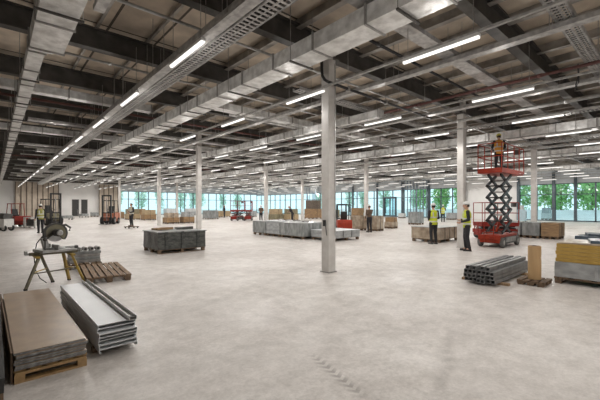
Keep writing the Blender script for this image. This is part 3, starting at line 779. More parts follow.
obj('motor_cap', MB().lathe([(.052, -.22), (.04, -.235)], 18, 'X', (0, -.01, .345)), 'saw_grey', mo)
obj('handle', MB().tube([(.02, -.10, .46), (.02, -.20, .48), (.02, -.28, .42), (.02, -.26, .36)], .02, 8), 'saw_dark', sw, smooth=True)
obj('clamp_knob', MB().tube([(-.17, .2, .05), (-.17, .2, .22)], .012, 6).ball((-.17, .2, .24), .035), 'saw_dark', sw)
obj('power_cable', MB().tube([(.1, .1, .35), (.2, .2, .15), (.27, .22, -.1), (.25, .2, -.35), (.2, .15, -.5), (.05, .1, -.57)], .008, 6), 'cable', sw)

# --- long pallet with the grey bundles
pc = Vector((1.98, 9.33))
lp = pallet((pc.x, pc.y), 2.05, .86, 'long worn pallet beside the mitre saw stand', 'timber_worn', PI / 2 - .1, boards=7, group='worn pallets')
for c in lp.children:
    if c.name.startswith(('stringer', 'block', 'base')): c.data.materials[0] = M['timber_dark']  # shade in the gaps between boards is put into the underframe colour
gb = Vector((1.84, 10.98))
pallet((gb.x - .02, gb.y + .02), 1.05, .82, 'short worn pallet under the grey packed slabs', 'timber_dark', PI / 2 - .1, boards=6, group='worn pallets')
for k in range(4):
    zt = .14 + k * .075
    tag(obj('grey_slab', MB().box(-.36, .36, -.27, .27, 0, .07), 'wrap_mid' if k % 2 else 'galv_mat', None, (gb.x + R.uniform(-.02, .02), gb.y + R.uniform(-.02, .02), zt), -.1 + R.uniform(-.05, .05), bevel=.008),
        f'grey packed slab on the long worn pallet, {nth(3-k)} from the top', 'slab', 'grey slabs on the long pallet')
for k in range(5):
    a = gb + Vector((-.30 + k * .15, .0))
    tt = thing('pipe_clip_coil', f'dark coil on the grey slabs, {nth(k)} from the saw side', 'coil', (a.x, a.y - .12, .14 + .3), 0, 'dark coils on the grey slabs')
    mb = MB(); mb.lathe([(.032, -.14), (.055, -.14), (.055, .14), (.032, .14), (.032, -.14)], 14, 'Y', (0, 0, .055), cap=False)
    obj('coil_ring', mb, 'galv_mat', tt)
    obj('coil_core', MB().lathe([(.031, -.13), (.031, .13)], 12, 'Y', (0, 0, .055)), 'cable', tt)

# --- black wrapped stack
bc = Vector((5.05, 12.75))
pallet((bc.x, bc.y), 1.72, 1.5, 'pallet under the black wrapped stack', 'timber_dark', near=True, boards=6, group='weathered pallets')
bs = thing('black_wrapped_stack', 'black film-wrapped stack on a pallet in the left middle of the floor', 'wrapped stack', (bc.x, bc.y, .14))
obj('load', lumpy(1.74, 1.5, .58, 8, .022, 4), 'wrap_black', bs)
obj('top_sheet', lumpy(1.80, 1.56, .03, 6, .012, 9), 'wrap_mid', bs, (0, 0, .585))
for s in (-.58, 0, .58): obj('film_band', lumpy(.10, 1.56, .60, 4, .008, s), 'wrap_black', bs, (s, 0, 0))
tag(obj('offcut_bundle', lumpy(.7, .35, .07, 5, .02, 5), 'brown_pack', None, (bc.x - .35, bc.y + .25, .775), .3), 'brown offcuts lying on the black wrapped stack, nearer its left end', 'offcuts')
tag(obj('folded_film', lumpy(.6, .4, .08, 5, .03, 6), 'wrap_black', None, (bc.x + .4, bc.y + .1, .775), -.2), 'folded dark film lying on the right end of the black wrapped stack', 'plastic film')

# --- row of grey wrapped packs in the middle
def gstack(x0, x1, y0, y1, h, m, lab, plab, near=False, straps=2, top=None, pm='timber_dark'):
    c = ((x0 + x1) / 2, (y0 + y1) / 2)
    pallet(c, x1 - x0 - .04, y1 - y0 - .04, plab, pm, near=near, group='weathered pallets')
    return pack(c, .14, x1 - x0, y1 - y0, h - .14, m, lab, straps=straps, top=top, group='film-wrapped packs on pallets')
for k, (a, b, m) in enumerate(((12.55, 14.35, 'wrap_mid'), (14.42, 15.62, 'wrap_grey'), (15.7, 16.95, 'wrap_mid'))):
    w = ('closest to the middle column', 'in the middle', 'farthest left')[k]
    gstack(11.35, 13.3, a, b, .8 + R.uniform(-.03, .03), m, f'grey film-wrapped pack in the row left of the middle column, {w}', f'pallet under the grey wrapped pack {w} of its row', straps=2, top='wrap_grey')
for k in range(4):
    tag(obj('metal_offcut', lumpy(.5, .12, .05, 3, .01, k), 'galv_mat', None, (12.2 + k * .2, 13.3 + k * .95, .83), R.uniform(-.6, .6)), f'short metal piece on top of the grey wrapped row, {nth(k)} away from the middle column', 'metal offcut', 'offcuts on the grey wrapped row')
gstack(11.75, 13.6, 10.85, 12.4, .47, 'wrap_grey', 'low pale grey stack right behind the closest column', 'pallet under the low pale grey stack', top='white_sheet')

# --- tan wrapped crate by the workers
c0 = GP(413, 240.5); c1 = GP(457, 241)
gstack(14.85, 16.75, 7.35, 8.75, .66, 'wrap_tan', 'tan boards in shiny film behind the worker with the yellow vest', 'pallet under the tan film-wrapped boards by the workers', straps=3, top='wrap_grey')

# --- stacks by the column under the green windows
for k, (a, b, m, s) in enumerate(((5.85, 6.5, 'wrap_grey', 'grey'), (5.0, 5.78, 'wrap_mid', 'dull grey'), (4.2, 4.93, 'brown_pack', 'brown'))):
    gstack(20.6, 21.8, a, b, .80, m, f'{s} pack in the row behind the scissor lift, {nth(k)} from the lift', f'pallet under the {s} pack behind the scissor lift', straps=1)

# --- steel box tubes
ns = 7; tw = .088
TX0, TX1 = 7.58, 9.95
for k, x in enumerate((7.95, 9.5)):
    tag(obj('timber_bearer', MB().box(-.05, .05, -.45, .5, 0, .05), 'timber', None, (x, 2.9, 0)), ('timber bearer under the open ends of the steel tubes', 'timber bearer under the far ends of the steel tubes')[k], 'timber bearer', 'bearers of the steel tubes')
tubeM = MB()
prof_o = [(-.042, -.042), (.042, -.042), (.042, .042), (-.042, .042)]
def hollow(L, w, th):
    mb = MB(); o = w / 2; i = o - th
    for s, (x0, x1) in ((0, (0, L)),):
        v = [(x, a * r, b * r) for x in (0, L) for r in (o, i) for a, b in ((-1, -1), (1, -1), (1, 1), (-1, 1))]
        f = []
        for q in range(4):
            n = (q + 1) % 4
            f += [(q, n, 8 + n, 8 + q), (4 + q, 12 + q, 12 + n, 4 + n), (q, 4 + q, 4 + n, n), (8 + q, 8 + n, 12 + n, 12 + q)]
        mb.add(v, f)
    return mb
tme = hollow(2.36, .079, .010).mesh('steel_box_tube', 'tube')
rowcols = [(0, 7), (1, 7), (2, 7), (3, 4)]
for r, n in rowcols:
    for c in range(n):
        y = 3.22 - (c + .5) * tw - (.0 if r < 3 else .05 + c * .042)
        rw_ = ('bottom', 'second', 'third', 'top')[r]
        o = mk('steel_box_tube', tme, None, (TX0 + R.uniform(-.05, .05), y, .05 + .042 + r * .0855), R.uniform(-.006, .006))
        tag(o, f'square dark steel tube in the bundle, {nth(c)} from the left in the {rw_} layer', 'steel tube', 'square steel tubes')

# --- cardboard roll on its small pallet
rp = GP(534.5, 283.6)
pallet((rp.x, rp.y), .62, .50, 'small dark pallet under the cardboard roll', 'timber_dark', .0, boards=4, group='weathered pallets', H=.10)
rl = thing('cardboard_roll', 'upright brown cardboard roll on a small pallet', 'roll', (rp.x, rp.y, .10))
obj('roll_body', MB().lathe([(.116, 0), (.12, .01), (.12, .69), (.116, .70)], 72), 'card', rl, smooth=False)
sp = []
for i in range(90):
    a = i * .35; rr = .045 + .068 * i / 90; sp.append((rr * math.cos(a), rr * math.sin(a), .702))
obj('wound_edge', MB().tube(sp, .003, 4), 'timber', rl)
obj('core_tube', MB().lathe([(.03, .69), (.04, .69), (.04, .712), (.03, .712), (.03, .69)], 16, cap=False), 'timber_dark', rl)

# --- yellow and grey stack at the right edge
rc = Vector((9.70, .72)); rx, ry = 1.3, 2.35
pallet((rc.x, rc.y), rx + .06, ry + .06, 'dark pallet under the ochre and grey stack at the right edge', 'timber_dark', 0, boards=7, group='weathered pallets')
gp_ = thing('grey_wrapped_pack', 'glossy grey wrapped pack under the ochre boards at the right edge', 'wrapped stack', (rc.x, rc.y, .14))
obj('load', lumpy(rx + .04, ry + .04, .32, 8, .01, 12), 'wrap_grey', gp_)
for s in (-.9, -.2, .5): obj('film_fold', lumpy(rx + .06, .05, .32, 3, .012, s), 'wrap_grey', gp_, (0, s, 0))
for k in range(5):
    t = thing('insulation_board', f'ochre insulation board above the grey pack at right, {nth(4-k)} from the top', 'insulation board', (rc.x + R.uniform(-.008, .008), rc.y + R.uniform(-.012, .012), .465 + k * .077), 0, 'ochre insulation boards')
    obj('board_core', MB().box(-rx / 2, rx / 2, -ry / 2, ry / 2, 0, .073), 'yellow_ins', t, bevel=.006)
    obj('facing', MB().box(-rx / 2 + .005, rx / 2 - .005, -ry / 2 + .005, ry / 2 - .005, .073, .0765), 'tan_pack', t)
zt = .465 + 5 * .077
tag(obj('film_cover', lumpy(rx * .98, ry * .98, .02, 10, .012, 8), 'wrap_tan', None, (rc.x, rc.y, zt + .002)), 'crumpled film over the ochre boards', 'plastic film')
for k, (dx, dy, m) in enumerate(((-.1, .35, 'blue_sheet'), (.2, -.45, 'wrap_dark'))):
    tag(obj('plastic_sheet', lumpy(.75, .7, .05, 6, .02, 20 + k), m, None, (rc.x + dx, rc.y + dy, zt + .03), .2), ('blue-grey folded sheet on the ochre stack', 'black folded sheet on the ochre stack near the picture edge')[k], 'plastic sheet')
q = KP(597, 23.5)
pallet((q.x, q.y), 1.4, 1.2, 'pallet under the blue-grey sheet pile behind the ochre stack', 'timber_dark', near=False, group='weathered pallets')
pack((q.x, q.y), .14, 1.4, 1.25, .24, 'blue_sheet', 'dark blue-grey sheet pile behind the ochre stack', straps=1)
tag(obj('plastic_sheet', lumpy(.8, .5, .10, 5, .03, 31), 'blue_sheet', None, (q.x, q.y + .1, .385), .3), 'crumpled sheet lying on the blue-grey sheet pile', 'plastic sheet')

# --- far stacks
def far(pl, pr, yt, yb, m, lab, asp=1.0, layers=1, top=None):
    k = (yb - HOR) / EYE
    c = KP((pl + pr) / 2, k * .97)
    tot = (pr - pl) / k / .72; lx = tot * asp / (1 + asp); ly = tot - lx
    h = max(.35, (yb - yt) / k)
    pallet((c.x, c.y), lx, ly, 'pallet under the ' + lab, 'timber_dark', near=False, group='far pallets')
    hh = (h - .14) / layers
    for j in range(layers):
        l = lab if layers == 1 else lab + (', upper pack' if j else ', lower pack')
        pack((c.x + R.uniform(-.05, .05) * (j > 0), c.y), .14 + j * hh, lx * (1 - .12 * j), ly * (1 - .12 * j), hh - .005, m if j % 2 == 0 else (top or m), l, cat='stack', straps=1, group='far stacks')
far(108, 125, 212, 219, 'brown_pack', 'low brown stack right of the orange forklift')
far(124, 141, 209, 220, 'tan_pack', 'tan stack behind the worker on the trolley', layers=2, top='olive_pack')
far(140, 157, 210, 220.5, 'brown_pack', 'brown stack just left of the slim pale column', layers=2, top='tan_pack')
far(162, 180, 213, 224, 'brown_pack', 'brown timber stack behind the black wrapped stack', layers=2, top='wrap_tan')
far(179, 195, 212, 223.5, 'brown_pack', 'brown timber stack left of the column behind the black stack', layers=2, top='wrap_grey')
far(202, 219, 210.5, 219.5, 'wrap_mid', 'grey stack right of the column behind the black stack')
far(268, 284, 209, 221, 'olive_pack', 'olive stack behind the row of grey packs, nearer the worker', layers=2, top='tan_pack')
far(283, 299, 209, 221, 'tan_pack', 'tan stack behind the row of grey packs', layers=2, top='olive_pack')
far(304, 322, 200, 219, 'brown_pack', 'tall brown stack left of the closest column', layers=2, top='stud_dark')
far(350, 367, 216, 231, 'wrap_tan', 'tan film-wrapped stack right of the orange truck', layers=1)
far(368, 384, 216, 231.5, 'wrap_tan', 'tan film-wrapped stack behind the worker in brown')
far(384, 398, 217.5, 229, 'wrap_tan', 'small tan stack right of the worker in brown', layers=2, top='brown_pack')
far(351, 364, 208, 217.5, 'brown_pack', 'brown stack behind the tan wrapped stacks')
far(408, 424, 212, 225, 'wrap_mid', 'grey-blue crate in front of the metal stud partition')
far(446, 458, 213, 220, 'wrap_grey', 'pale stack near the small distant worker')
far(213, 231, 211, 217.5, 'tan_pack', 'distant tan stack left of the red lifts')
far(90, 99, 212.5, 217, 'wrap_mid', 'low grey stack by the white back wall')
far(327, 340, 210, 218, 'olive_pack', 'olive stack half hidden right of the closest column')
far(246, 257, 211, 217.2, 'wrap_grey', 'pale grey stack behind the red lifts')
far(430, 439, 213, 219, 'wrap_grey', 'small pale stack left of the distant hi-vis worker')
far(398, 406, 213.5, 218.5, 'sack', 'white sacks left of the grey-blue crate')
far(184, 197, 208.5, 215.5, 'wrap_grey', 'pale grey stack far behind the brown timber by the column', layers=2, top='sack')
far(163, 176, 208.5, 215, 'sack', 'white sacks far behind the brown timber stack')
far(131, 146, 209, 215.5, 'brown_pack', 'brown stack far behind the tan stack by the back glazing')
far(541, 552, 208, 220, 'sack', 'white sacks piled by the green windows', layers=2, top='wrap_grey')

# ================================================================ PEOPLE
def remesh(o, vs):
    r = o.modifiers.new('remesh', 'REMESH'); r.mode = 'VOXEL'; r.voxel_size = vs; r.use_smooth_shade = True
    s = o.modifiers.new('smooth', 'SMOOTH'); s.factor = .5; s.iterations = 2
def person(loc, face, lab, vest='hivis', sleeve='navy', trouser='navy', hat='helmet', scale=1.0, arms='front', stride=.0, lean=.0, look=0.0, z=0.0, vs=.012, group=None):
    """face: world heading (radians) that the figure looks towards; built facing +y"""
    t = thing('person', lab, 'person', (loc[0], loc[1], z), face - PI / 2, group)
    t.scale = (scale,) * 3
    def L(p):   # lean the upper body forward about the hips
        x, y, zz = p
        if zz < .95: return Vector(p)
        d = zz - .95
        return Vector((x, y + d * math.sin(lean), .95 + d * math.cos(lean)))
    body = MB()
    hipz = .92
    legs = []
    for s in (-1, 1):
        st_ = stride * s
        hip = Vector((s * .095, 0, hipz)); knee = Vector((s * .105, .03 + st_ * .5, .50)); ank = Vector((s * .115, st_ - .02, .09))
        legs.append((s, hip, knee, ank))
        body.cap(hip, .088, knee, .058); body.cap(knee, .056, ank, .038); body.cap(ank, .04, ank + Vector((0, .12, -.045)), .03)
    tor = [(0, 0, .88, .155, .105), (0, .005, .98, .155, .11), (0, .01, 1.08, .145, .105), (0, .01, 1.2, .165, .115), (0, .005, 1.33, .18, .115), (0, 0, 1.42, .165, .095), (0, -.005, 1.47, .08, .07)]
    tor = [(*L((a, b, c)), d, e) for a, b, c, d, e in tor]
    body.loft(tor, 18)
    body.cap(L((0, 0, 1.44)), .058, L((0, .01, 1.54)), .053)
    hc = L((0, .025, 1.635))
    body.ball(hc, .076, .098, .118, 16, 12)
    body.ball(hc + Vector((0, .035, -.06)), .055, .06, .06)
    ca_, sa_ = math.cos(look), math.sin(look)
    def H(x, y, zz): return hc + Vector((x * ca_ - y * sa_, x * sa_ + y * ca_, zz))
    body.cap(H(0, .092, .01), .012, H(0, .112, -.025), .016)
    body.cap(H(-.02, .09, -.06), .009, H(.02, .09, -.06), .009)
    for s in (-1, 1): body.ball(H(s * .078, -.005, -.01), .014, .022, .032)
    for s in (-1, 1): body.ball(H(s * .03, .088, .025), .016, .012, .008)
    arm_pts = []
    for s in (-1, 1):
        sh = L((s * .195, 0, 1.41))
        if arms == 'front':
            el = L((s * .245, -.02, 1.13)); wr = L((s * .10, .19, 1.08 + .03 * s))
        elif arms == 'hang':
            el = L((s * .235, -.03, 1.13)); wr = L((s * .245, .05, .90))
        elif arms == 'up':
            el = L((s * .25, .20, 1.50)); wr = L((s * .13, .30, 1.75))
        elif arms == 'rail':
            el = L((s * .26, .06, 1.14)); wr = L((s * .22, .30, 1.10))
        else:
            el = L((s * .25, -.02, 1.13)) if s < 0 else L((s * .25, .12, 1.2)); wr = L((s * .24, .08, .90)) if s < 0 else L((s * .16, .30, 1.35))
        arm_pts.append((s, sh, el, wr))
        body.cap(sh, .052, el, .040); body.cap(el, .040, wr, .028)
        d = (wr - el).normalized(); side = d.cross(Vector((0, 1, 0)) if abs(d.y) < .8 else Vector((0, 0, 1))).normalized(); nn = side.cross(d)
        pm = wr + d * .085
        body.cap(wr, .027, pm, .032)
        for i, (o, ln) in enumerate(((-.03, .068), (-.01, .08), (.011, .075), (.031, .06))):
            a = pm + side * o + d * .015; b = a + d * ln * .55 + nn * .012; c = b + d * ln * .3 + nn * .03
            body.cap(a, .0105, b, .0095, 6); body.cap(b, .0095, c, .0085, 6)
        a = wr + d * .03 - side * .03; b = a + d * .04 - side * .025; body.cap(a, .0125, b, .011, 6); body.cap(b, .011, b + d * .028 + nn * .008, .0095, 6)
    o = obj('body', body, 'skin', t); remesh(o, vs)
    for s in (-1, 1): obj('eye', MB().ball(H(s * .03, .089, .012), .008, .007, .006, 8, 6), 'eye', t)
    obj('hair', MB().loft([(*H(0, -.02, -.05), .078, .085), (*H(0, -.018, .0), .085, .095), (*H(0, -.01, .05), .084, .098), (*H(0, -.005, .10), .06, .07)], 14), 'hair', t, smooth=True)
    jk = MB().loft([(a, b, c, d + .012, e + .012) for a, b, c, d, e in tor[:-1]] + [(tor[-1][0], tor[-1][1], tor[-1][2], .085, .075)], 18)
    for s, sh, el, wr in arm_pts:
        jk.cap(sh, .066, el, .052); jk.cap(el, .052, wr, .038)
    o = obj('jacket', jk, sleeve, t); remesh(o, vs)
    tr = MB()
    tr.loft([(0, 0, .80, .12, .10), (0, 0, .88, .168, .118), (0, .0, 1.0, .166, .12)], 18)
    for s, hip, knee, ank in legs:
        tr.cap(hip + Vector((0, 0, -.02)), .104, knee, .072); tr.cap(knee, .072, ank + Vector((0, 0, .02)), .056)
    o = obj('trousers', tr, trouser, t); remesh(o, vs)
    for s, hip, knee, ank in legs:
        b = MB().cap(ank + Vector((0, -.03, -.045)), .045, ank + Vector((0, .17, -.048)), .038).cap(ank + Vector((0, -.01, .05)), .052, ank + Vector((0, -.01, -.04)), .05)
        b.box(ank.x - .045, ank.x + .045, ank.y - .075, ank.y + .21, 0, .022)
        o = obj('boot', b, 'boot', t); remesh(o, vs)
    if vest:
        vr = [(a, b, c, d + .026, e + .026) for a, b, c, d, e in tor[:-2]]
        vr[0] = (vr[0][0], vr[0][1], .84, vr[0][3], vr[0][4])
        sx = L((0, 0, 1.43)); vr.append((*sx, .165, .105)); vr.append((*L((0, 0, 1.475)), .105, .075))
        vo = obj('vest', MB().loft(vr, 20), vest, t, smooth=True)
        for zb in (.98, 1.16):
            i = [j for j in range(len(tor) - 1) if tor[j][2] <= L((0, 0, zb)).z][-1]
            pz = L((0, 0, zb)); f = (pz.z - tor[i][2]) / (tor[i + 1][2] - tor[i][2]); rxx = tor[i][3] + (tor[i + 1][3] - tor[i][3]) * f; ryy = tor[i][4] + (tor[i + 1][4] - tor[i][4]) * f
            cx, cy = tor[i][0], tor[i][1] + (tor[i + 1][1] - tor[i][1]) * f
            obj('reflective_band', MB().loft([(cx, cy, pz.z - .025, rxx + .030, ryy + .030), (cx, cy, pz.z + .025, rxx + .030, ryy + .030)], 20), 'reflect', vo, smooth=False)
        for s in (-1, 1):
            obj('reflective_strap', MB().bar(L((s * .10, .135, 1.17)), L((s * .10, .112, 1.40)), .045, .012, (0, 1, 0)), 'reflect', vo)
            obj('reflective_strap', MB().bar(L((s * .10, -.135, 1.17)), L((s * .10, -.125, 1.38)), .045, .012, (0, 1, 0)), 'reflect', vo)
    if hat:
        hm = MB(); rings = []
        for i in range(7):
            a = PI / 2 * i / 6; rings.append((*H(0, -.005, .045 + .105 * math.sin(a)), max(.102 * math.cos(a), .002), max(.125 * math.cos(a), .002)))
        ho = obj('helmet', hm.loft(rings, 20), hat, t, smooth=True)
        obj('helmet_brim', MB().loft([(*H(0, .02, .042), .108, .145), (*H(0, .02, .052), .106, .14)], 20), hat, ho)
    return t
pA = GP(433.5, 244); pB = GP(467, 250.8)
away = math.atan2(CS, SN)
person(pA, away + .25, 'worker in yellow hi-vis vest and white helmet beside the tan wrapped boards', arms='front', scale=1.0)
person(pB, away + 1.25, 'worker in yellow vest with dark sleeves standing by the column and scissor lift', arms='front', scale=1.02, stride=.04)
person(GP(443, 222), away - .5, 'small distant worker in yellow vest between the two hi-vis workers', arms='mix', scale=1.0, vs=.018)
person(GP(40.5, 233), away + .9, 'worker in dark clothes and dull yellow vest near the red machine', vest='hivis_dull', arms='hang', scale=1.0, stride=.06)
person(GP(131.5, 228.2), away + 2.6, 'worker in beige vest standing on a low trolley', vest='beige_cloth', arms='front', hat=None, scale=.98, z=.14, vs=.018)
person(GP(224.5, 217.5), away + 1.5, 'distant worker in dark clothes left of the red lifts', vest=None, arms='hang', scale=1.0, vs=.02)
person(GP(261, 221.5), away + 3.0, 'worker in dark clothes behind the grey wrapped row', vest=None, arms='front', vs=.02, sleeve='brown_cloth')
person(GP(292.5, 223.0), away + 2.0, 'worker in dark jacket leaning over behind the grey wrapped row', vest=None, arms='rail', lean=.5, vs=.02)
person(GP(369.5, 232.3), away + .4, 'worker in brown top and dark trousers beside the tan stacks', vest=None, sleeve='brown_cloth', arms='mix', scale=.98, vs=.018)
person(GP(441, 221), away + 1, 'distant worker partly behind the worker in the yellow vest', vest='hivis', arms='hang', vs=.02) if False else None

# trolley under the worker
q = GP(131.5, 228.2)
t = thing('low_trolley', 'low dark trolley under the worker in the beige vest', 'trolley', (q.x, q.y, 0), .3)
obj('deck', MB().box(-.42, .42, -.3, .3, .10, .14), 'timber_dark', t)
for x in (-.34, .34):
    for y in (-.22, .22): obj('caster', MB().lathe([(.05, -.02), (.05, .02)], 12, 'Y', (x, y, .05)), 'rubber', t)

# ================================================================ MACHINES
def wheel(parent, c, r, w, axis='X', tm='rubber', hm='hub', spokes=True):
    wl = obj('wheel', MB().lathe([(r * .55, -w / 2), (r * .92, -w / 2), (r, -w * .36), (r, w * .36), (r * .92, w / 2), (r * .55, w / 2), (r * .55, -w / 2)], 22, axis, c, cap=False), tm, parent)
    obj('wheel_hub', MB().lathe([(r * .15, -w * .46), (r * .56, -w * .40), (r * .56, w * .40), (r * .15, w * .46)], 18, axis, c), hm, wl)
    return wl
def scissor_lift(loc, rz, lab, height, tiers, paint='orange', L=2.05, W=.86, ext=.5, fold=False):
    """long axis along local x; platform floor at HEIGHT"""
    t = thing('scissor_lift', lab, 'scissor lift', (*loc, 0), rz, None)
    h0 = .18
    ch = obj('chassis', MB().box(-L / 2, L / 2, -W / 2 + .09, W / 2 - .09, h0, .50), paint, t, bevel=.02)
    obj('chassis_skirt', MB().box(-L / 2 + .42, L / 2 - .42, -W / 2 + .02, W / 2 - .02, h0 - .05, .40), 'saw_dark', ch, bevel=.01)
    for s in (-1, 1):
        obj('chassis_panel', MB().box(-L / 2 + .48, L / 2 - .48, min(s * (W / 2 - .02), s * W / 2), max(s * (W / 2 - .02), s * W / 2), .20, .38), 'galv_mat', ch, bevel=.006)
    obj('bumper', MB().box(-L / 2 - .05, -L / 2, -W / 2 + .05, W / 2 - .05, .30, .50), paint, ch, bevel=.01)
    obj('ladder', MB().bar((-L / 2 - .06, -.18, .2), (-L / 2 - .06, -.18, .85), .03).bar((-L / 2 - .06, .18, .2), (-L / 2 - .06, .18, .85), .03).bar((-L / 2 - .06, -.18, .35), (-L / 2 - .06, .18, .35), .03).bar((-L / 2 - .06, -.18, .6), (-L / 2 - .06, .18, .6), .03), paint, ch)
    for x in (-L / 2 + .22, L / 2 - .22):
        for y in (-W / 2 + .05, W / 2 - .05): wheel(t, (x, y, .2), .2, .13, 'Y', 'tyre_grey')
    zb, zt = (.56 if height > .8 else .52), height - .10
    th = (zt - zb) / tiers
    hl = L * (.255 if height > 2 else .44)
    for s in (-1, 1):
        y = s * (W / 2 - .17)
        for k in range(tiers):
            za, zc = zb + th * k, zb + th * (k + 1)
            obj('scissor_arm', MB().bar((-hl, y, za), (hl, y, zc), .05, .12 if height > 2 else .06), 'black_metal', t)
            obj('scissor_arm', MB().bar((hl, y - s * .05, za), (-hl, y - s * .05, zc), .05, .12 if height > 2 else .06), 'black_metal', t)
    for k in range(tiers):
        zm = zb + th * (k + .5)
        obj('pivot_shaft', MB().tube([(0, -W / 2 + .14, zm), (0, W / 2 - .14, zm)], .03, 8), 'galv_mat', t)
        for x in (-hl, hl): obj('cross_shaft', MB().tube([(x, -W / 2 + .13, zb + th * k), (x, W / 2 - .13, zb + th * k)], .028, 8), 'black_metal', t)
    obj('hydraulic_cylinder', MB().tube([(-hl * .6, 0, zb + .02), (hl * .5, 0, zb + th * min(1.4, tiers))], .05, 10), paint, t, smooth=True)
    pf = obj('platform_deck', MB().box(-L / 2, L / 2, -W / 2, W / 2, height - .08, height), paint, t, bevel=.008)
    ed = obj('extension_deck', MB().box(L / 2, L / 2 + ext, -W / 2 + .04, W / 2 - .04, height - .06, height), paint, t, bevel=.006)
    tb_ = MB()
    for s in (-1, 1): tb_.box(-L / 2, L / 2 + ext, min(s * W / 2, s * (W / 2 - .015)), max(s * W / 2, s * (W / 2 - .015)), height, height + .11)
    obj('toe_board', tb_.box(-L / 2, -L / 2 + .015, -W / 2, W / 2, height, height + .11), paint, pf)
    xs = [-L / 2 + .02, -L / 6, L / 6 + .05, L / 2, L / 2 + ext - .02]
    for x in xs:
        for s in (-1, 1): obj('guard_post', MB().tube([(x, s * (W / 2 - .02), height), (x, s * (W / 2 - .02), height + 1.1)], .02, 8), paint, t)
    for zz_ in (.58, 1.1):
        for s in (-1, 1): obj('guard_rail', MB().tube([(xs[0], s * (W / 2 - .02), height + zz_), (xs[-1], s * (W / 2 - .02), height + zz_)], .02, 8), paint, t)
        for x in (xs[0], xs[-1]): obj('guard_rail', MB().tube([(x, -W / 2 + .02, height + zz_), (x, W / 2 - .02, height + zz_)], .02, 8), paint, t)
    obj('control_box', MB().box(xs[-1] - .2, xs[-1] - .04, -.34, -.12, height + .88, height + 1.08), 'saw_dark', t, bevel=.01)
    return t
# long axis along world x
SL = Vector((15.85, 5.28))
scissor_lift((SL.x, SL.y), 0, 'raised orange-red scissor lift with black arms and a worker on top', 3.05, 5, 'orange', 2.1, .92, .65)
person((SL.x + .05, SL.y + .02), away - .3, 'worker in orange-yellow vest and yellow helmet on the raised lift platform', vest='hivis_or', hat='helmet_y', arms='rail', z=3.05, scale=.93)
q = KP(495.5, 19.7)
scissor_lift((q.x, q.y), -YAW, 'lowered red scissor lift parked right behind the raised one', .72, 1, 'red', 1.84, .9, .0)
for k, (px, dx) in enumerate(((237.5, 0), (248.5, .4))):
    q = GP(px, 220.5)
    scissor_lift((q.x, q.y), .5 + dx, ('lowered red lift in the distance, left one of the pair', 'lowered red lift in the distance, right one of the pair')[k], 1.1, 2, 'red', 1.7, .85, 0)

def facing(px): return math.atan2(CS, SN) + math.atan((300 - px) / F)
def forklift(loc, face, lab, paint, scale=1.0, mast=True, mast_h=2.5, cat='forklift', name='forklift'):
    """drives towards local +y"""
    t = thing(name, lab, cat, (*loc, 0), face - PI / 2)
    t.scale = (scale,) * 3
    W = 1.1
    ch = obj('chassis', MB().prism([(-1.1, .22), (.75, .22), (.85, .45), (.75, .62), (.35, .66), (.25, .95), (-.35, .95), (-1.05, .95), (-1.15, .7)], -W / 2 + .08, W / 2 - .08, 'X'), paint, t, bevel=.03)
    obj('counterweight', MB().prism([(-1.28, .30), (-.85, .25), (-.85, .98), (-1.15, .98), (-1.28, .75)], -W / 2 + .03, W / 2 - .03, 'X'), paint, t, bevel=.05)
    for y, r in ((.55, .33), (-.75, .27)):
        for s in (-1, 1): wheel(t, (s * (W / 2 - .1), y, r), r, .22, 'X')
    for s in (-1, 1):
        for g in (MB().tube([(s * .46, .48, .62), (s * .44, .32, 2.02)], .03, 6), MB().tube([(s * .46, -1.0, .95), (s * .44, -.72, 2.02)], .03, 6)):
            obj('guard_post', g, 'black_metal' if paint != 'red' else 'red', t)
    rf = MB().box(-.48, .48, .30, .36, 2.0, 2.06).box(-.48, .48, -.78, -.72, 2.0, 2.06)
    for k in range(6):
        x = -.45 + k * .18; rf.box(x - .02, x + .02, -.75, .33, 2.0, 2.05)
    obj('overhead_guard', rf, 'black_metal' if paint != 'red' else 'red', t)
    se = obj('seat', MB().box(-.24, .24, -.55, -.08, .95, 1.08), 'seat', t, bevel=.03)
    obj('seat_back', MB().bar((0, -.52, 1.05), (0, -.64, 1.55), .46, .1, (0, 1, 0)), 'seat', se)
    sc_ = obj('steering_column', MB().bar((0, .38, .7), (0, .18, 1.15), .06), 'black_metal', t)
    ring = [(.17 * math.cos(a), .17 + .08 * math.sin(a), 1.18 + .15 * math.sin(a)) for a in [2 * PI * i / 16 for i in range(17)]]
    obj('steering_wheel', MB().tube(ring, .016, 6), 'black_metal', sc_)
    if mast:
        for s in (-1, 1):
            obj('mast_rail', MB().box(s * .32 - .05, s * .32 + .05, .90, 1.05, .08, mast_h), 'black_metal', t)
            fk = MB().box(s * .26 - .05, s * .26 + .05, 1.12, 1.16, .05, .62).box(s * .26 - .05, s * .26 + .05, 1.12, 2.1, .05, .09)
            obj('fork', fk, 'black_metal', t)
        obj('mast_crossbar', MB().box(-.37, .37, .93, 1.02, mast_h - .12, mast_h).box(-.37, .37, .93, 1.02, .95, 1.03), 'black_metal', t)
        obj('carriage', MB().box(-.42, .42, 1.05, 1.12, .22, .32).box(-.42, .42, 1.05, 1.12, .52, .60), 'black_metal', t)
        obj('lift_cylinder', MB().tube([(0, .97, .2), (0, .97, mast_h - .3)], .04, 8), 'galv_mat', t)
    else:
        obj('front_hopper', MB().prism([(.85, .35), (1.75, .55), (1.75, 1.0), (.85, .9)], -.55, .55, 'X'), paint, t, bevel=.03)
    return t
forklift(GP(110, 224), facing(110) + PI - .25, 'orange forklift with dark mast in front of the beige partition', 'orange_fl', 1.05)
forklift(GP(51, 225), facing(51) + PI + .3, 'dark forklift with olive body behind the worker in the dull vest', 'olive_pack', 1.1)
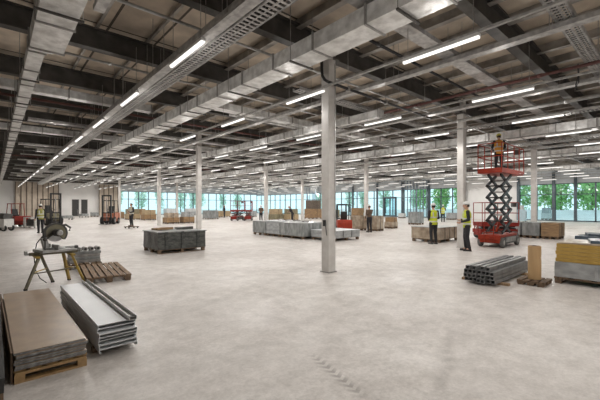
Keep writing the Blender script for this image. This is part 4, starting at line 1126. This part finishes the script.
forklift(GP(16.5, 227), facing(17.5) + PI + .25, 'red machine with a red roll cage at the left edge of the hall', 'red', .9, False, cat='site vehicle', name='site_dumper')
forklift(KP(343, 16.2), facing(343) + .1, 'orange-red truck half hidden behind the closest column', 'orange', .85, True, 2.1)

# white trestle and crate near the red machine
def trestle(loc, rz, L, W, H, lab):
    t = thing('trestle_table', lab, 'table', (*loc, 0), rz)
    obj('tabletop', MB().box(-L / 2, L / 2, -W / 2, W / 2, H - .06, H), 'white_paint', t, bevel=.008)
    for x in (-1, 1):
        for y in (-1, 1): obj('leg', MB().box(x * (L / 2 - .06) - .06, x * (L / 2 - .06) + .06, y * (W / 2 - .06) - .06, y * (W / 2 - .06) + .06, 0, H - .06), 'white_paint', t)
    obj('shelf', MB().box(-L / 2 + .02, L / 2 - .02, -W / 2 + .02, W / 2 - .02, .10, .16), 'white_paint', t)
    return t
q = GP(32.5, 228); trestle((q.x, q.y), -YAW, .9, .6, .82, 'white trestle table between the red machine and the worker')
q2 = q
tag(obj('dark_box', lumpy(.58, .36, .5, 3, .01, 2), 'saw_dark', None, (q.x, q.y, .165), -YAW), 'dark box under the white trestle table', 'tool chest')  # dark box filling the space under the tabletop
q = GP(1.5, 231)
t = thing('site_cart', 'pale cart with dark load at the left edge beside the red machine', 'cart', (q.x, q.y, 0), -YAW)
obj('bin', MB().box(-.5, .5, -.4, .4, .25, .8), 'white_paint', t, bevel=.02)
obj('load', lumpy(.9, .7, .35, 4, .06, 3), 'saw_dark', t, (0, 0, .8))
for x in (-.4, .4): wheel(t, (x, -.3, .2), .2, .1, 'Y'); wheel(t, (x, .3, .2), .2, .1, 'Y')
def cart(px, py, lab, m, w=.9, h=.35, rz=.4):
    q = GP(px, py)
    t = thing('hand_cart', lab, 'cart', (q.x, q.y, 0), rz, None)
    obj('deck', MB().box(-w / 2, w / 2, -.35, .35, .18, .24), m, t)
    obj('push_handle', MB().tube([(-w / 2, -.3, .24), (-w / 2 - .1, -.3, 1.0), (-w / 2 - .1, .3, 1.0), (-w / 2, .3, .24)], .02, 6), 'galv_mat', t)
    obj('load', lumpy(w * .8, .55, h, 3, .03, px), 'wrap_mid', t, (0, 0, .24))
    for x in (-w / 3, w / 3):
        for y in (-.28, .28): wheel(t, (x, y, .09), .09, .06, 'Y')
cart(66, 220, 'grey hand cart right of the dark forklift', 'galv_mat', 1.6, .3)
cart(84, 217.5, 'pale hand cart in front of the dark doors', 'white_paint', 1.3, .3)
# pale blue machine near the green windows
q = GP(522, 222.5)
t = thing('air_unit', 'pale blue wheeled machine by the green windows behind the lift', 'machine', (q.x, q.y, 0), .2)
obj('cabinet', MB().box(-.45, .45, -.35, .35, .15, 1.3), 'pale_blue', t, bevel=.03)
obj('grille', MB().box(-.32, .32, -.37, -.35, .45, 1.1), 'saw_dark', t)
obj('outlet', MB().lathe([(.16, 1.3), (.16, 1.55), (.2, 1.7)], 16), 'galv', t)
for x in (-.35, .35):
    for y in (-.3, .3): wheel(t, (x, y, .12), .12, .08, 'Y')

# ================================================================ LIGHT AND CAMERA
w = bpy.data.worlds.new('World'); S.world = w; w.use_nodes = True
bg = w.node_tree.nodes['Background']; bg.inputs[0].default_value = (.86, .96, 1.0, 1); bg.inputs[1].default_value = 1.05
cam = bpy.data.cameras.new('Camera'); co = bpy.data.objects.new('Camera', cam); COL.objects.link(co)
co.location = (0, 0, EYE); co.rotation_euler = (PI / 2, 0, -YAW)
cam.sensor_width = 36; cam.lens = 36 * F / 600; cam.shift_y = (HOR - 200) / 600; cam.clip_start = .05; cam.clip_end = 500
S.camera = co
S.view_settings.view_transform = 'Standard'; S.view_settings.look = 'None'; S.view_settings.gamma = 1; S.view_settings.exposure = 0.5
S.view_settings.use_curve_mapping = False
S.cycles.use_denoising = True
S.cycles.max_bounces = 8; S.cycles.diffuse_bounces = 5; S.cycles.transparent_max_bounces = 12
S.cycles.sample_clamp_indirect = 6
